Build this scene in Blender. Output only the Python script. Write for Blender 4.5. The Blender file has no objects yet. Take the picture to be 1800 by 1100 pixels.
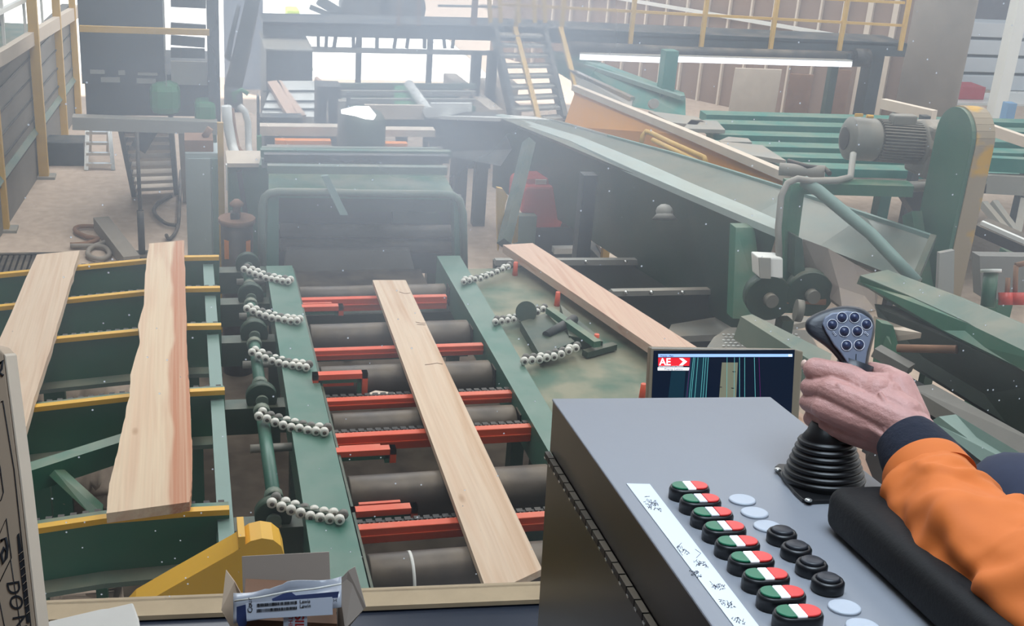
import bpy, bmesh, math, random
from mathutils import Vector, Matrix, noise
random.seed(7)
sc = bpy.context.scene
V = Vector
# ------------------------------------------------------------------ camera
FP = 2150.0; CH = 4.4
_Y = V((-590, 908, -FP)).normalized()
_Z = -V((-410, -5450, -FP)); _Z = (_Z - _Y * _Z.dot(_Y)).normalized()
_X = _Y.cross(_Z)
RM = Matrix((_X, _Y, _Z))                 # camera axes -> world axes
CP = V((0, 0, CH))
cam = bpy.data.cameras.new('camera'); cam.sensor_width = 36; cam.lens = FP / 1800 * 36
cam.clip_start = 0.05; cam.clip_end = 300
co = bpy.data.objects.new('camera', cam); sc.collection.objects.link(co)
co.matrix_world = Matrix.Translation(CP) @ RM.to_4x4()
sc.camera = co
# ------------------------------------------------------------------ world, sun, lamps, exposure
w = bpy.data.worlds.new('world'); sc.world = w; w.use_nodes = True
bg = w.node_tree.nodes['Background']; bg.inputs[0].default_value = (0.80, 0.90, 1.0, 1); bg.inputs[1].default_value = 1.0
def lamp(name, kind, loc, energy, rot=(0, 0, 0), size=1, sy=None, color=(1, 1, 1)):
    l = bpy.data.lights.new(name, kind); l.energy = energy; l.color = color
    if kind == 'AREA':
        l.shape = 'RECTANGLE'; l.size = size; l.size_y = sy or size
    if kind == 'SUN': l.angle = math.radians(1.5)
    o = bpy.data.objects.new(name, l); sc.collection.objects.link(o)
    o.location = loc; o.rotation_euler = rot
    return o
lamp('sun', 'SUN', (0, 0, 30), 9.0, (math.radians(-12), math.radians(-14), 0), color=(1, 0.97, 0.92))
for lx in (-0.5, 4.5, 9.5):
    for ly, e in ((6, 175), (12.5, 235), (18.5, 260)):
        lamp('skylight_lamp', 'AREA', (lx, ly, 7.4), e, size=2.6, sy=4.2, color=(0.95, 0.98, 1))  # unseen area lights added to fill the hall
lamp('cabin_lamp', 'AREA', (0.45, 0.75, 5.12), 25.0, size=0.8, sy=0.8, color=(0.74, 0.87, 1))  # unseen area light added to brighten the cabin
sc.view_settings.view_transform = 'Standard'
sc.view_settings.look = 'None'; sc.view_settings.exposure = 0.0; sc.view_settings.gamma = 1.0
sc.view_settings.use_curve_mapping = False
sc.cycles.max_bounces = 6; sc.cycles.transparent_max_bounces = 12
sc.cycles.use_denoising = True
# ------------------------------------------------------------------ rays from the photograph
def ray(px, py): return RM @ V((px - 900, 550 - py, -FP))
def PZ(px, py, z): d = ray(px, py); return CP + d * ((z - CH) / d.z)
def PY(px, py, y): d = ray(px, py); return CP + d * (y / d.y)
def PX(px, py, x): d = ray(px, py); return CP + d * (x / d.x)
def PD(px, py, dep): return CP + ray(px, py) * (dep / FP)
CR, CU, CB = RM @ V((1, 0, 0)), RM @ V((0, 1, 0)), RM @ V((0, 0, 1))   # right, up, back of the view
EX, EY, EZ = V((1, 0, 0)), V((0, 1, 0)), V((0, 0, 1))
# ------------------------------------------------------------------ materials
def lin(c): return tuple((x / 12.92 if x <= .04045 else ((x + .055) / 1.055) ** 2.4) for x in c)
def hx(s): return lin(tuple(int(s[i:i + 2], 16) / 255 for i in (0, 2, 4)))
def nodes(m):
    m.use_nodes = True; nt = m.node_tree; return nt, nt.nodes['Principled BSDF']
def mat(name, col, rough=.5, metal=0., var=.25, scale=6., dust=0., dustcol='a8957c', bump=0., emit=None, es=1., spec=.5):
    m = bpy.data.materials.new(name); nt, b = nodes(m); N = nt.nodes.new; L = nt.links.new
    c = hx(col)
    b.inputs['Roughness'].default_value = rough; b.inputs['Metallic'].default_value = metal
    b.inputs['Specular IOR Level'].default_value = spec
    tc = N('ShaderNodeTexCoord'); nz = N('ShaderNodeTexNoise'); nz.inputs['Scale'].default_value = scale
    nz.inputs['Detail'].default_value = 6; nz.inputs['Roughness'].default_value = .65
    L(tc.outputs['Object'], nz.inputs['Vector'])
    mx = N('ShaderNodeMix'); mx.data_type = 'RGBA'
    mx.inputs[6].default_value = (*[x * (1 - var) for x in c], 1); mx.inputs[7].default_value = (*[min(1, x * (1 + var)) for x in c], 1)
    L(nz.outputs['Fac'], mx.inputs[0]); out = mx.outputs[2]
    if dust:
        ge = N('ShaderNodeNewGeometry'); sp = N('ShaderNodeSeparateXYZ'); L(ge.outputs['Normal'], sp.inputs[0])
        mr = N('ShaderNodeMapRange'); mr.inputs[1].default_value = .2; mr.inputs[2].default_value = .9
        mr.inputs[3].default_value = .12; L(sp.outputs['Z'], mr.inputs[0])
        n2 = N('ShaderNodeTexNoise'); n2.inputs['Scale'].default_value = 3.5; n2.inputs['Detail'].default_value = 5
        L(tc.outputs['Object'], n2.inputs['Vector'])
        r2 = N('ShaderNodeMapRange'); r2.inputs[1].default_value = .35; r2.inputs[2].default_value = .62; L(n2.outputs['Fac'], r2.inputs[0])
        mu = N('ShaderNodeMath'); mu.operation = 'MULTIPLY'; L(mr.outputs[0], mu.inputs[0]); L(r2.outputs[0], mu.inputs[1])
        m3 = N('ShaderNodeMath'); m3.operation = 'MULTIPLY'; L(mu.outputs[0], m3.inputs[0]); m3.inputs[1].default_value = dust
        m2 = N('ShaderNodeMix'); m2.data_type = 'RGBA'; L(m3.outputs[0], m2.inputs[0]); L(out, m2.inputs[6])
        m2.inputs[7].default_value = (*hx(dustcol), 1); out = m2.outputs[2]
    L(out, b.inputs['Base Color'])
    if bump:
        bp = N('ShaderNodeBump'); bp.inputs['Strength'].default_value = bump; bp.inputs['Distance'].default_value = .01
        L(nz.outputs['Fac'], bp.inputs['Height']); L(bp.outputs[0], b.inputs['Normal'])
    if emit:
        b.inputs['Emission Color'].default_value = (*hx(emit), 1); b.inputs['Emission Strength'].default_value = es
    return m
def wood(name, c1, c2, c3, sx=14., sy=.5, streak=None):
    m = bpy.data.materials.new(name); nt, b = nodes(m); N = nt.nodes.new; L = nt.links.new
    b.inputs['Roughness'].default_value = .75; b.inputs['Specular IOR Level'].default_value = .2
    tc = N('ShaderNodeTexCoord'); mp = N('ShaderNodeMapping'); mp.inputs['Scale'].default_value = (sx, sy, sx)
    L(tc.outputs['Object'], mp.inputs[0])
    nz = N('ShaderNodeTexNoise'); nz.inputs['Scale'].default_value = 1.6; nz.inputs['Detail'].default_value = 3; nz.inputs['Distortion'].default_value = .6
    L(mp.outputs[0], nz.inputs['Vector'])
    cr = N('ShaderNodeValToRGB'); e = cr.color_ramp.elements
    e[0].position = .25; e[0].color = (*hx(c1), 1); e[1].position = .75; e[1].color = (*hx(c3), 1)
    k = e.new(.5); k.color = (*hx(c2), 1)
    L(nz.outputs['Fac'], cr.inputs[0]); out = cr.outputs[0]
    mp2 = N('ShaderNodeMapping'); mp2.inputs['Scale'].default_value = (sx * 7, sy * 1.5, sx * 7); L(tc.outputs['Object'], mp2.inputs[0])
    n2 = N('ShaderNodeTexNoise'); n2.inputs['Scale'].default_value = 1.5; n2.inputs['Detail'].default_value = 2; L(mp2.outputs[0], n2.inputs['Vector'])
    mm = N('ShaderNodeMix'); mm.data_type = 'RGBA'; mm.blend_type = 'MULTIPLY'; mm.inputs[0].default_value = .13
    L(out, mm.inputs[6]); g = N('ShaderNodeMapRange'); g.inputs[1].default_value = .35; g.inputs[2].default_value = .6; g.inputs[3].default_value = .55; L(n2.outputs['Fac'], g.inputs[0])
    L(g.outputs[0], mm.inputs[7]); out = mm.outputs[2]
    # knots
    vo = N('ShaderNodeTexVoronoi'); vo.inputs['Scale'].default_value = 1.0
    mp3 = N('ShaderNodeMapping'); mp3.inputs['Scale'].default_value = (5, 1.9, 0); L(tc.outputs['Object'], mp3.inputs[0]); L(mp3.outputs[0], vo.inputs['Vector'])
    rk = N('ShaderNodeMapRange'); rk.inputs[1].default_value = .05; rk.inputs[2].default_value = .12; rk.inputs[3].default_value = .6; rk.inputs[4].default_value = 0
    L(vo.outputs['Distance'], rk.inputs[0]); mk = N('ShaderNodeMix'); mk.data_type = 'RGBA'; L(rk.outputs[0], mk.inputs[0]); L(out, mk.inputs[6]); mk.inputs[7].default_value = (*hx('8f6a48'), 1); out = mk.outputs[2]
    if streak:
        x0, x1, col = streak
        sx_ = N('ShaderNodeSeparateXYZ'); L(tc.outputs['Object'], sx_.inputs[0])
        nn = N('ShaderNodeTexNoise'); nn.inputs['Scale'].default_value = 1.2; L(tc.outputs['Object'], nn.inputs['Vector'])
        ad = N('ShaderNodeMath'); ad.operation = 'MULTIPLY_ADD'; L(nn.outputs['Fac'], ad.inputs[0]); ad.inputs[1].default_value = .12; L(sx_.outputs['X'], ad.inputs[2])
        rr = N('ShaderNodeMapRange'); rr.inputs[1].default_value = x0; rr.inputs[2].default_value = x1; L(ad.outputs[0], rr.inputs[0])
        ms = N('ShaderNodeMix'); ms.data_type = 'RGBA'; mf = N('ShaderNodeMath'); mf.operation = 'MULTIPLY'; L(rr.outputs[0], mf.inputs[0]); L(g.outputs[0], mf.inputs[1])
        L(mf.outputs[0], ms.inputs[0]); L(out, ms.inputs[6]); ms.inputs[7].default_value = (*hx(col), 1); out = ms.outputs[2]
    L(out, b.inputs['Base Color'])
    return m
M = {}
def dm(k, *a, **kw): M[k] = mat(k, *a, **kw)
dm('green', '1f6149', .45, var=.18, scale=4, dust=.35)
dm('green_beam', '35695a', .42, var=.16, scale=5, dust=.25, dustcol='8f968a')
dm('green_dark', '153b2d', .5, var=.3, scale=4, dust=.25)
dm('green_grey', '5d7367', .5, var=.15, scale=3, dust=.35)
dm('green_pale', '6f8a82', .5, var=.12, scale=8)
dm('green_bright', '2c7a4a', .45, var=.15)
dm('rim_pale', 'a9b8b4', .35, var=.12, scale=6, dust=.15)
dm('soot_steel', '121517', .7, var=.3, scale=4)  # near-black colour standing in for the shadow under the heavy beam
dm('green_deep', '10291f', .6, var=.3, scale=4, dust=.1)  # green darkened to paint in shade on beam web and trough walls
dm('teal', '127064', .45, var=.2, scale=3, dust=.28)
dm('navy_steel', '1f2d33', .55, var=.3, scale=3, dust=.2)
dm('black_steel', '131517', .55, var=.3, scale=8, dust=.3)
dm('roller_steel', '453f3b', .45, var=.4, scale=3, metal=.2, dust=.35)
dm('dark_void', '0c0f0e', .9, var=.3)
dm('yellow', 'd9a627', .5, var=.08, scale=5)
dm('yellow_old', 'c49a38', .55, var=.25, scale=6, dust=.3)
dm('orange_steel', 'f0a024', .5, var=.12, scale=4, dust=.3)
dm('orange', 'ee8a26', .5, var=.1)
dm('red', 'de4e26', .5, var=.18, scale=5, dust=.25)
dm('red_machine', 'c43a2a', .4, var=.12, scale=4)
dm('grey_steel', '8d8d86', .5, var=.15, scale=4, dust=.4)
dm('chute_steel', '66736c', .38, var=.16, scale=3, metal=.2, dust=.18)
dm('cabinet_grey', 'a9b6b5', .4, var=.05)
dm('grey_plank', '77756f', .7, var=.18, scale=5)
dm('motor_grey', '6f7068', .5, var=.18, scale=8, dust=.45)
dm('white_paint', 'dcdcd6', .4, var=.05)
dm('white_bead', 'dcdad0', .4, var=.22, scale=9)
dm('screen_grey', '8d98a8', .6, var=.1)
dm('rust', '86624a', .8, var=.4, scale=8)
dm('timber_pale', 'cfc0ae', .8, var=.15, scale=5)
dm('plywood', '8a7262', .8, var=.15, scale=2.5)
dm('concrete', '8f867a', .85, var=.25, scale=2.5)
dm('concrete_pale', 'c3c9cd', .8, var=.12, scale=2)
dm('lamp_white', 'f4f6ff', .4, emit='eef2ff', es=1.6)
dm('orange_glow', 'ff8a1e', .5, emit='ff8a1e', es=.8)
dm('saw_dust', 'baa694', .95, var=.32, scale=9, bump=.5)
dm('console_grey', '84878e', .42, var=.03, scale=30, spec=.4)
dm('console_side', '1f1b18', .3, var=.12, scale=3)  # same metal as the top, darkened to paint in its shaded side
dm('black_plastic', '15171b', .38, var=.1)
dm('grip_plastic', '2c2f36', .42, var=.05)
dm('plate_plastic', '6a7182', .45, var=.04)
dm('white_ring', 'd8dbe4', .4, var=.02)
dm('button_blue', '323b58', .35, var=.05)
dm('btn_green', '0d6b4c', .35, var=.05); dm('btn_red', 'dc3a38', .35, var=.05); dm('btn_white', 'dcdfe6', .35, var=.02, emit='ffffff', es=.0)
dm('btn_lit', 'f6f8ff', .35, var=.02, emit='f4f6ff', es=.55)
dm('plug_grey', 'b2b8c2', .4, var=.03)
dm('rubber', '0c0d10', .42, var=.2, scale=20)
dm('leather', '08090c', .62, var=.15, scale=260, bump=.12, spec=.3)
dm('stitch', '5a4d40', .7)
dm('tape', 'd4dae4', .6, var=.02); dm('ink', '24262c', .7)
dm('pencil', '3c4048', .7)
dm('chain_black', '16181a', .6, var=.3, dust=.1)
dm('skin', 'ba8a82', .5, var=.2, scale=60, bump=.3)
dm('vein', 'b98a80', .5, var=.1, scale=20)
dm('nail', 'd8b8a8', .35, var=.03)
dm('cuff', '141a2a', .9, var=.15, scale=90, bump=.3)
dm('sleeve', 'cb6a28', .75, var=.07, scale=6, bump=.05)
dm('denim', '33384c', .85, var=.2, scale=40)
dm('cardboard', 'b8a28c', .8, var=.06, scale=5); dm('cardboard_in', '968a80', .8, var=.05)
dm('foam', 'cdc9c2', .9, var=.06, scale=12)
dm('sill_wood', 'b6a183', .8, var=.22, scale=9)
dm('desk_blue', '2b3444', .25, var=.25, scale=4)
dm('bag', 'aeb2bc', .15, var=.1); dm('bag_blue', '33406c', .4); dm('label_white', 'c2c8d6', .6, var=.02)
dm('print_red', 'b02a28', .6); dm('brown', '6b4a34', .7)
dm('bezel', '8c7f6c', .4, var=.04); dm('screen', '05070d', .3, emit='0c1a2e', es=.9)
dm('scr_teal', '08222e', .4, emit='0b2a38', es=.8); dm('scr_blue', '8fb4ea', .4, emit='9ab8f0', es=.75); dm('scr_red', 'd02030', .4, emit='d8242c', es=.8)
dm('scr_white', 'ffffff', .4, emit='f0f0f8', es=.85); dm('scr_line', '5aa0a0', .4, emit='5aa8a8', es=.7); dm('scr_violet', '4a1850', .4, emit='58205c', es=.6)
dm('scr_board', '6a6a54', .4, emit='66665a', es=.8)
dm('hivis', 'c8e060', .7); dm('red_box', 'b0404a', .7)
dm('silver', 'c8c8c4', .25, metal=.8)
M['pine'] = wood('pine', 'cdb097', 'd8c2ab', 'c8a88c', sx=9, sy=.4)
M['pine_wavy'] = wood('pine_wavy', 'cfae94', 'd9c3a8', 'c9a68c', sx=8, sy=.3, streak=(.138, .158, 'ba8468'))
M['pine_pink'] = wood('pine_pink', 'cdab98', 'd2b4a0', 'c49c88', sx=9, sy=.5)
def glass_mat():
    m = bpy.data.materials.new('dusty_glass'); m.use_nodes = True; nt = m.node_tree; nt.nodes.clear(); N = nt.nodes.new; L = nt.links.new
    o = N('ShaderNodeOutputMaterial'); tr = N('ShaderNodeBsdfTransparent'); tl = N('ShaderNodeBsdfTranslucent'); df = N('ShaderNodeBsdfDiffuse')
    tl.inputs[0].default_value = (.80, .88, 1, 1); df.inputs[0].default_value = (.5, .55, .6, 1)
    dm_ = N('ShaderNodeMixShader'); dm_.inputs[0].default_value = .25; L(tl.outputs[0], dm_.inputs[1]); L(df.outputs[0], dm_.inputs[2])
    tc = N('ShaderNodeTexCoord'); nz = N('ShaderNodeTexNoise'); nz.inputs['Scale'].default_value = 3.0; nz.inputs['Detail'].default_value = 5
    L(tc.outputs['Object'], nz.inputs['Vector'])
    # dust film over the pane; glare painted in as haze, thickest at upper middle
    sp = N('ShaderNodeSeparateXYZ'); L(tc.outputs['Object'], sp.inputs[0])
    h = N('ShaderNodeMapRange'); h.inputs[1].default_value = .30; h.inputs[2].default_value = 1.05; h.inputs[3].default_value = .015; h.inputs[4].default_value = .17; L(sp.outputs['Z'], h.inputs[0])
    vd = N('ShaderNodeVectorMath'); vd.operation = 'DISTANCE'; L(tc.outputs['Object'], vd.inputs[0]); vd.inputs[1].default_value = GC
    g = N('ShaderNodeMapRange'); g.interpolation_type = 'SMOOTHSTEP'; g.inputs[1].default_value = 0.0; g.inputs[2].default_value = .55; g.inputs[3].default_value = .27; g.inputs[4].default_value = 0; L(vd.outputs['Value'], g.inputs[0])
    a = N('ShaderNodeMath'); a.operation = 'ADD'; L(h.outputs[0], a.inputs[0]); L(g.outputs[0], a.inputs[1])
    n = N('ShaderNodeMapRange'); n.inputs[1].default_value = .3; n.inputs[2].default_value = .7; n.inputs[3].default_value = .8; n.inputs[4].default_value = 1.2; L(nz.outputs['Fac'], n.inputs[0])
    mu = N('ShaderNodeMath'); mu.operation = 'MULTIPLY'; L(a.outputs[0], mu.inputs[0]); L(n.outputs[0], mu.inputs[1])
    # specks
    vo = N('ShaderNodeTexVoronoi'); vo.inputs['Scale'].default_value = 34; L(tc.outputs['Object'], vo.inputs['Vector'])
    s = N('ShaderNodeMapRange'); s.inputs[1].default_value = .035; s.inputs[2].default_value = .06; s.inputs[3].default_value = .7; s.inputs[4].default_value = 0; L(vo.outputs['Distance'], s.inputs[0])
    mxm = N('ShaderNodeMath'); mxm.operation = 'MAXIMUM'; L(mu.outputs[0], mxm.inputs[0]); L(s.outputs[0], mxm.inputs[1])
    mix = N('ShaderNodeMixShader'); L(mxm.outputs[0], mix.inputs[0]); L(tr.outputs[0], mix.inputs[1]); L(dm_.outputs[0], mix.inputs[2])
    L(mix.outputs[0], o.inputs[0]); return m
GC = (0, 0, 0)
# ------------------------------------------------------------------ mesh helpers
def frame(d, up=EZ):
    d = d.normalized()
    if abs(d.dot(up)) > .98: up = EX if abs(d.x) < .9 else EY
    s = d.cross(up).normalized(); u = s.cross(d).normalized(); return d, s, u
class MB:
    def __init__(s, smooth=False): s.b = bmesh.new(); s.sm = smooth
    def hexa(s, P):
        v = [s.b.verts.new(p) for p in P]
        for f in ((0, 3, 2, 1), (4, 5, 6, 7), (0, 1, 5, 4), (1, 2, 6, 5), (2, 3, 7, 6), (3, 0, 4, 7)): s.b.faces.new([v[i] for i in f])
        return s
    def box(s, x0, x1, y0, y1, z0, z1, T=None):
        P = [V(p) for p in ((x0, y0, z0), (x1, y0, z0), (x1, y1, z0), (x0, y1, z0), (x0, y0, z1), (x1, y0, z1), (x1, y1, z1), (x0, y1, z1))]
        if T: P = [T @ p for p in P]
        return s.hexa(P)
    def beam(s, a, b, wd, ht, up=EZ):
        d, sd, u = frame(b - a, up); x = sd * wd / 2; y = u * ht / 2
        return s.hexa([a - x - y, a + x - y, b + x - y, b - x - y, a - x + y, a + x + y, b + x + y, b - x + y])
    def poly(s, pts, off):
        n = len(pts); a = [s.b.verts.new(p) for p in pts]; c = [s.b.verts.new(p + off) for p in pts]
        s.b.faces.new(a); s.b.faces.new(c[::-1])
        for i in range(n): s.b.faces.new([a[i], a[(i + 1) % n], c[(i + 1) % n], c[i]][::-1])
        return s
    def rings(s, R, cap=True, closed=True):
        vs = [[s.b.verts.new(p) for p in r] for r in R]; n = len(R[0])
        for i in range(len(vs) - 1):
            for j in range(n if closed else n - 1):
                f = s.b.faces.new([vs[i][j], vs[i][(j + 1) % n], vs[i + 1][(j + 1) % n], vs[i + 1][j]]); f.smooth = True
        if cap: s.b.faces.new(vs[0][::-1]); s.b.faces.new(vs[-1])
        return s
    def cyl(s, a, b, r, r2=None, seg=20):
        return s.tube([a, b], [r, r if r2 is None else r2], seg)
    def tube(s, pts, r, seg=10, cap=True):
        if not isinstance(r, (list, tuple)): r = [r] * len(pts)
        R = []; u = None
        for i, p in enumerate(pts):
            d = (pts[min(i + 1, len(pts) - 1)] - pts[max(i - 1, 0)]).normalized()
            if u is None: d, sd, u = frame(d)
            else: u = (u - d * u.dot(d)).normalized(); sd = d.cross(u)
            R.append([p + (sd * math.cos(t) + u * math.sin(t)) * r[i] for t in [2 * math.pi * k / seg for k in range(seg)]])
        return s.rings(R, cap)
    def lathe(s, o, ax, prof, seg=28):          # prof: (radius, height) along ax
        d, sd, u = frame(ax)
        R = [[o + d * h + (sd * math.cos(t) + u * math.sin(t)) * max(r, 1e-4) for t in [2 * math.pi * k / seg for k in range(seg)]] for r, h in prof]
        return s.rings(R)
    def ball(s, c, r, sq=(1, 1, 1), n=2):
        g = bmesh.ops.create_icosphere(s.b, subdivisions=n, radius=r, matrix=Matrix.Translation(c) @ Matrix.Diagonal((*sq, 1)))
        for v in g['verts']:
            for f in v.link_faces: f.smooth = True
        return s
    def cap(s, a, b, r1, r2, seg=14):           # tapered capsule
        d = (b - a).normalized(); pts = []; rr = []
        for k in range(1, 5): t = math.pi / 2 * (1 - k / 4); pts.append(a - d * r1 * math.sin(t)); rr.append(max(r1 * math.cos(t), r1 * .05))
        for k in range(0, 4): t = math.pi / 2 * k / 4; pts.append(b + d * r2 * math.sin(t)); rr.append(max(r2 * math.cos(t), 1e-4))
        return s.tube(pts, rr, seg)
OBJ = []
def put(mb, name, m, parent=None, bevel=0, solid=0):
    me = bpy.data.meshes.new(name); bmesh.ops.recalc_face_normals(mb.b, faces=mb.b.faces); mb.b.to_mesh(me); mb.b.free()
    o = bpy.data.objects.new(name, me); sc.collection.objects.link(o); me.materials.append(M[m] if isinstance(m, str) else m)
    if parent: o.parent = parent
    if bevel: k = o.modifiers.new('bevel', 'BEVEL'); k.width = bevel; k.segments = 2; k.limit_method = 'ANGLE'
    OBJ.append(o); return o
def thing(name, label, cat, group=None):
    o = bpy.data.objects.new(name, None); o.empty_display_size = .1; sc.collection.objects.link(o)
    o['label'] = label; o['category'] = cat
    if group: o['group'] = group
    OBJ.append(o); return o
def solo(mb, name, m, label, cat, group=None, bevel=0, kind=None):
    o = put(mb, name, m, bevel=bevel); o['label'] = label; o['category'] = cat
    if group: o['group'] = group
    if kind: o['kind'] = kind
    return o
def struct(mb, name, m):
    o = put(mb, name, m); o['kind'] = 'structure'; return o
def finalize():                                  # put each origin at the base of its thing
    for o in OBJ:
        if o.parent: continue
        fam = [o] + [c for c in o.children] + [g for c in o.children for g in c.children]
        ms = [f for f in fam if f.type == 'MESH']
        if not ms or o.name.startswith('window'): continue
        pts = [v.co for f in ms for v in f.data.vertices]
        lo = V([min(p[i] for p in pts) for i in range(3)]); hi = V([max(p[i] for p in pts) for i in range(3)])
        c = V(((lo.x + hi.x) / 2, (lo.y + hi.y) / 2, lo.z))
        T = Matrix.Translation(-c)
        for f in ms: f.data.transform(T)
        o.location = c
#=====BUILD=====
DZ = 1.4
# ================================================================== the hall
struct(MB().box(-9, 26, -5, 21.5, -.2, 0).box(5.5, 16, 21.5, 33, -.2, 0), 'floor', 'saw_dust')
struct(MB().box(-40, 60, 21.5, 90, -.22, -.02).box(26, 60, -5, 21.5, -.22, -.02), 'ground', mat('yard', 'f0efe9', .9, var=.04))
struct(MB().box(-12, 15, -5, 21.5, 7.6, 7.8).box(5.5, 16, 21.5, 33, 7.6, 7.8), 'ceiling', 'grey_steel')
lamp('skylight_lamp', 'AREA', (8.5, 25, 7.4), 260, size=2.6, sy=4.2, color=(0.95, 0.98, 1))  # one more added fill light, over the far bay
struct(MB().box(-9.2, -9, -5, 21.5, 0, 7.6), 'wall_left', 'grey_plank')
# angled right wall with studs, girts and sheets
WA = PZ(1500, 236, 0); WD = V((-.60, .80, 0)); WN = V((.80, .60, 0)); WT = 7.9
def wp(t, z, off=0): return WA + WD * t + V((0, 0, z)) - WN * off
struct(MB().poly([wp(-.9, 0), wp(WT, 0), wp(WT, 7.5), wp(-.9, 7.5)], WN * .15), 'wall_right', 'plywood')
for i in range(int(WT / .42) + 2):
    t = -.78 + i * .42
    wdt = .035 if i > 3 else .09
    struct(MB().beam(wp(t, 0, .04), wp(t, 7.4, .04), wdt, .07, WN), 'trim_%d' % (i + 1), 'timber_pale')
for k, z in enumerate((1.55, 2.62, 3.55)):
    struct(MB().beam(wp(-.85, z, .09), wp(WT - .1, z, .09), .05, .06), 'trim_%d' % (51 + k), 'white_paint')
for (x0, x1, y0, y1) in ((1285, 1335, 132, 200), (1340, 1390, 120, 203), (1400, 1430, 125, 203), (1450, 1500, 130, 205)):
    pass
pl = [PZ(1290, 205, 0), PZ(1372, 205, 0)]
for (x0, x1, top, lab) in ((1292, 1372, 118, 'beige sheet of board leaning on the slatted wall beside a dark post'),
                           (1388, 1428, 128, 'narrow brown board leaning on the slatted wall under the tube lamp'),
                           (1455, 1492, 120, 'brown board leaning on the wall next to the dark green post')):
    a = PZ(x0, 238, 0) - WN * .35; b = PZ(x1, 240, 0) - WN * .35; ya = PY(x0 + 12, top, a.y + .3).z
    solo(MB().poly([a, b, V((b.x, b.y, ya)) + V((.12, .2, 0)), V((a.x, a.y, ya)) + V((.12, .2, 0))], V((.02, .05, 0))), 'leaning_board', 'timber_pale' if x0 == 1292 else 'rust', lab, 'board')
# big round column at the right and stack outside
cb = PZ(1612, 262, 0); ct = 5.2
t = thing('hall_column', 'wide round concrete column beside the bright open side of the hall', 'column')
put(MB().cyl(cb, cb + EZ * ct, .46, seg=32), 'shaft', 'concrete', t)
put(MB().cyl(cb, cb + EZ * .5, .50, seg=32), 'base_collar', 'green_pale', t)
t = thing('steel_post', 'thick white painted steel post at the open right side', 'post')
b = PY(1742, 235, 16.0)
put(MB().beam(V((b.x, 16, 0)), V((b.x, 16, 6)), .2, .2), 'shaft', 'white_paint', t)
put(MB().box(b.x - .3, b.x + .3, 15.7, 16.3, 0, .04), 'base_plate', 'white_paint', t)
for k in range(4):
    y = 21.5 + .02 * k
    p0 = PY(1690 - k * 7, 38 + k * 31, 21.8); p1 = PY(1692 - k * 7, 64 + k * 31, 21.8)
    o = solo(MB().box(p0.x - .5, p0.x + 6.5, 21.8, 22.3, p1.z, p0.z), 'concrete_panel', 'concrete_pale',
         ['pale concrete panel on top of the stack outside', 'pale concrete panel second from the top of the stack outside', 'pale concrete panel third from the top of the stack outside', 'lowest visible pale concrete panel of the stack outside'][k], 'panel', 'concrete panels stacked outside', bevel=.02)
p = PY(1690, 158, 21.0); solo(MB().box(p.x - .4, p.x + .25, 20.6, 21.1, p.z - .1, p.z + .14), 'red_crate', 'red_box', 'small dull red crate in front of the concrete panels', 'crate')
p = PY(1690, 175, 20.6); solo(MB().box(p.x - .8, p.x + 8, 20.3, 21.3, p.z - .25, p.z), 'pallet_platform', 'white_paint', 'white platform below the stack of concrete panels', 'platform')
p = PY(1770, 180, 15.0); p2 = PY(1765, 228, 15.0); solo(MB().beam(V((p2.x, 15, 0)), V((p2.x, 15, p.z)), .14, .14), 'bollard', mat('blue', '6d95b8', .5), 'pale blue square post at the far right', 'post')
t = thing('steel_shed', 'dark corrugated shed wall seen above the concrete panels outside', 'shed')
p = PY(1700, 36, 24.0)
put(MB().box(p.x - 3, p.x + 12, 24, 27, 0, p.z + 6), 'wall', mat('shed', '76757a', .8, var=.15), t)
# ------------------------------------------------------------------ far yard clutter
def vbox(name, m, px0, py0, px1, py1, Yv, dep=.2, parent=None, floor=False, **k):
    a = PY(px0, py0, Yv); b = PY(px1, py1, Yv)
    z0, z1 = min(a.z, b.z), max(a.z, b.z)
    mb = MB().box(min(a.x, b.x), max(a.x, b.x), Yv, Yv + dep, 0 if floor else z0, z1)
    return put(mb, name, m, parent, **k) if parent else mb
t = thing('log_loader', 'dark loader machine silhouetted in the bright yard at the top', 'machine')
vbox('body', 'navy_steel', 610, 12, 735, 42, 27, 1.6, t, True, bevel=.1)
vbox('cab', 'navy_steel', 640, -25, 700, 14, 27.2, 1.1, t, bevel=.08)
put(MB().beam(PY(610, 30, 27), PY(560, 0, 27), .2, .2).beam(PY(600, 35, 27), PY(545, 12, 27), .1, .1), 'boom', 'navy_steel', t)
for px in (640, 705):
    p = PY(px, 38, 26.9); put(MB().cyl(V((p.x, 26.7, .5)), V((p.x, 27.0, .5)), .5), 'wheel', 'black_steel', t)
solo(vbox('', '', 505, 18, 527, 34, 22.5, .5, floor=True), 'storage_bin', 'hivis', 'yellow-green bin standing in the bright yard at the top', 'bin', bevel=.03)  # plain block for an unclear yellow-green shape
t = thing('tree_trunk', 'dark leaning trunk in front of the bright yard, left of the walkway', 'tree')
a = PZ(400, 190, .0); put(MB().tube([PY(410, 150, 19), PY(425, 90, 19), PY(438, 30, 19), PY(452, -40, 19)], [.14, .13, .12, .1]), 'trunk', 'navy_steel', t)
put(MB().tube([PY(418, 115, 19), PY(400, 100, 19), PY(408, 60, 19), PY(420, 10, 19)], [.04, .05, .04, .03], 8), 'branch', 'navy_steel', t)
put(MB().tube([V((PY(410, 150, 19).x, 19, 0)), PY(410, 150, 19)], [.15, .14]), 'stump', 'navy_steel', t)
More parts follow.
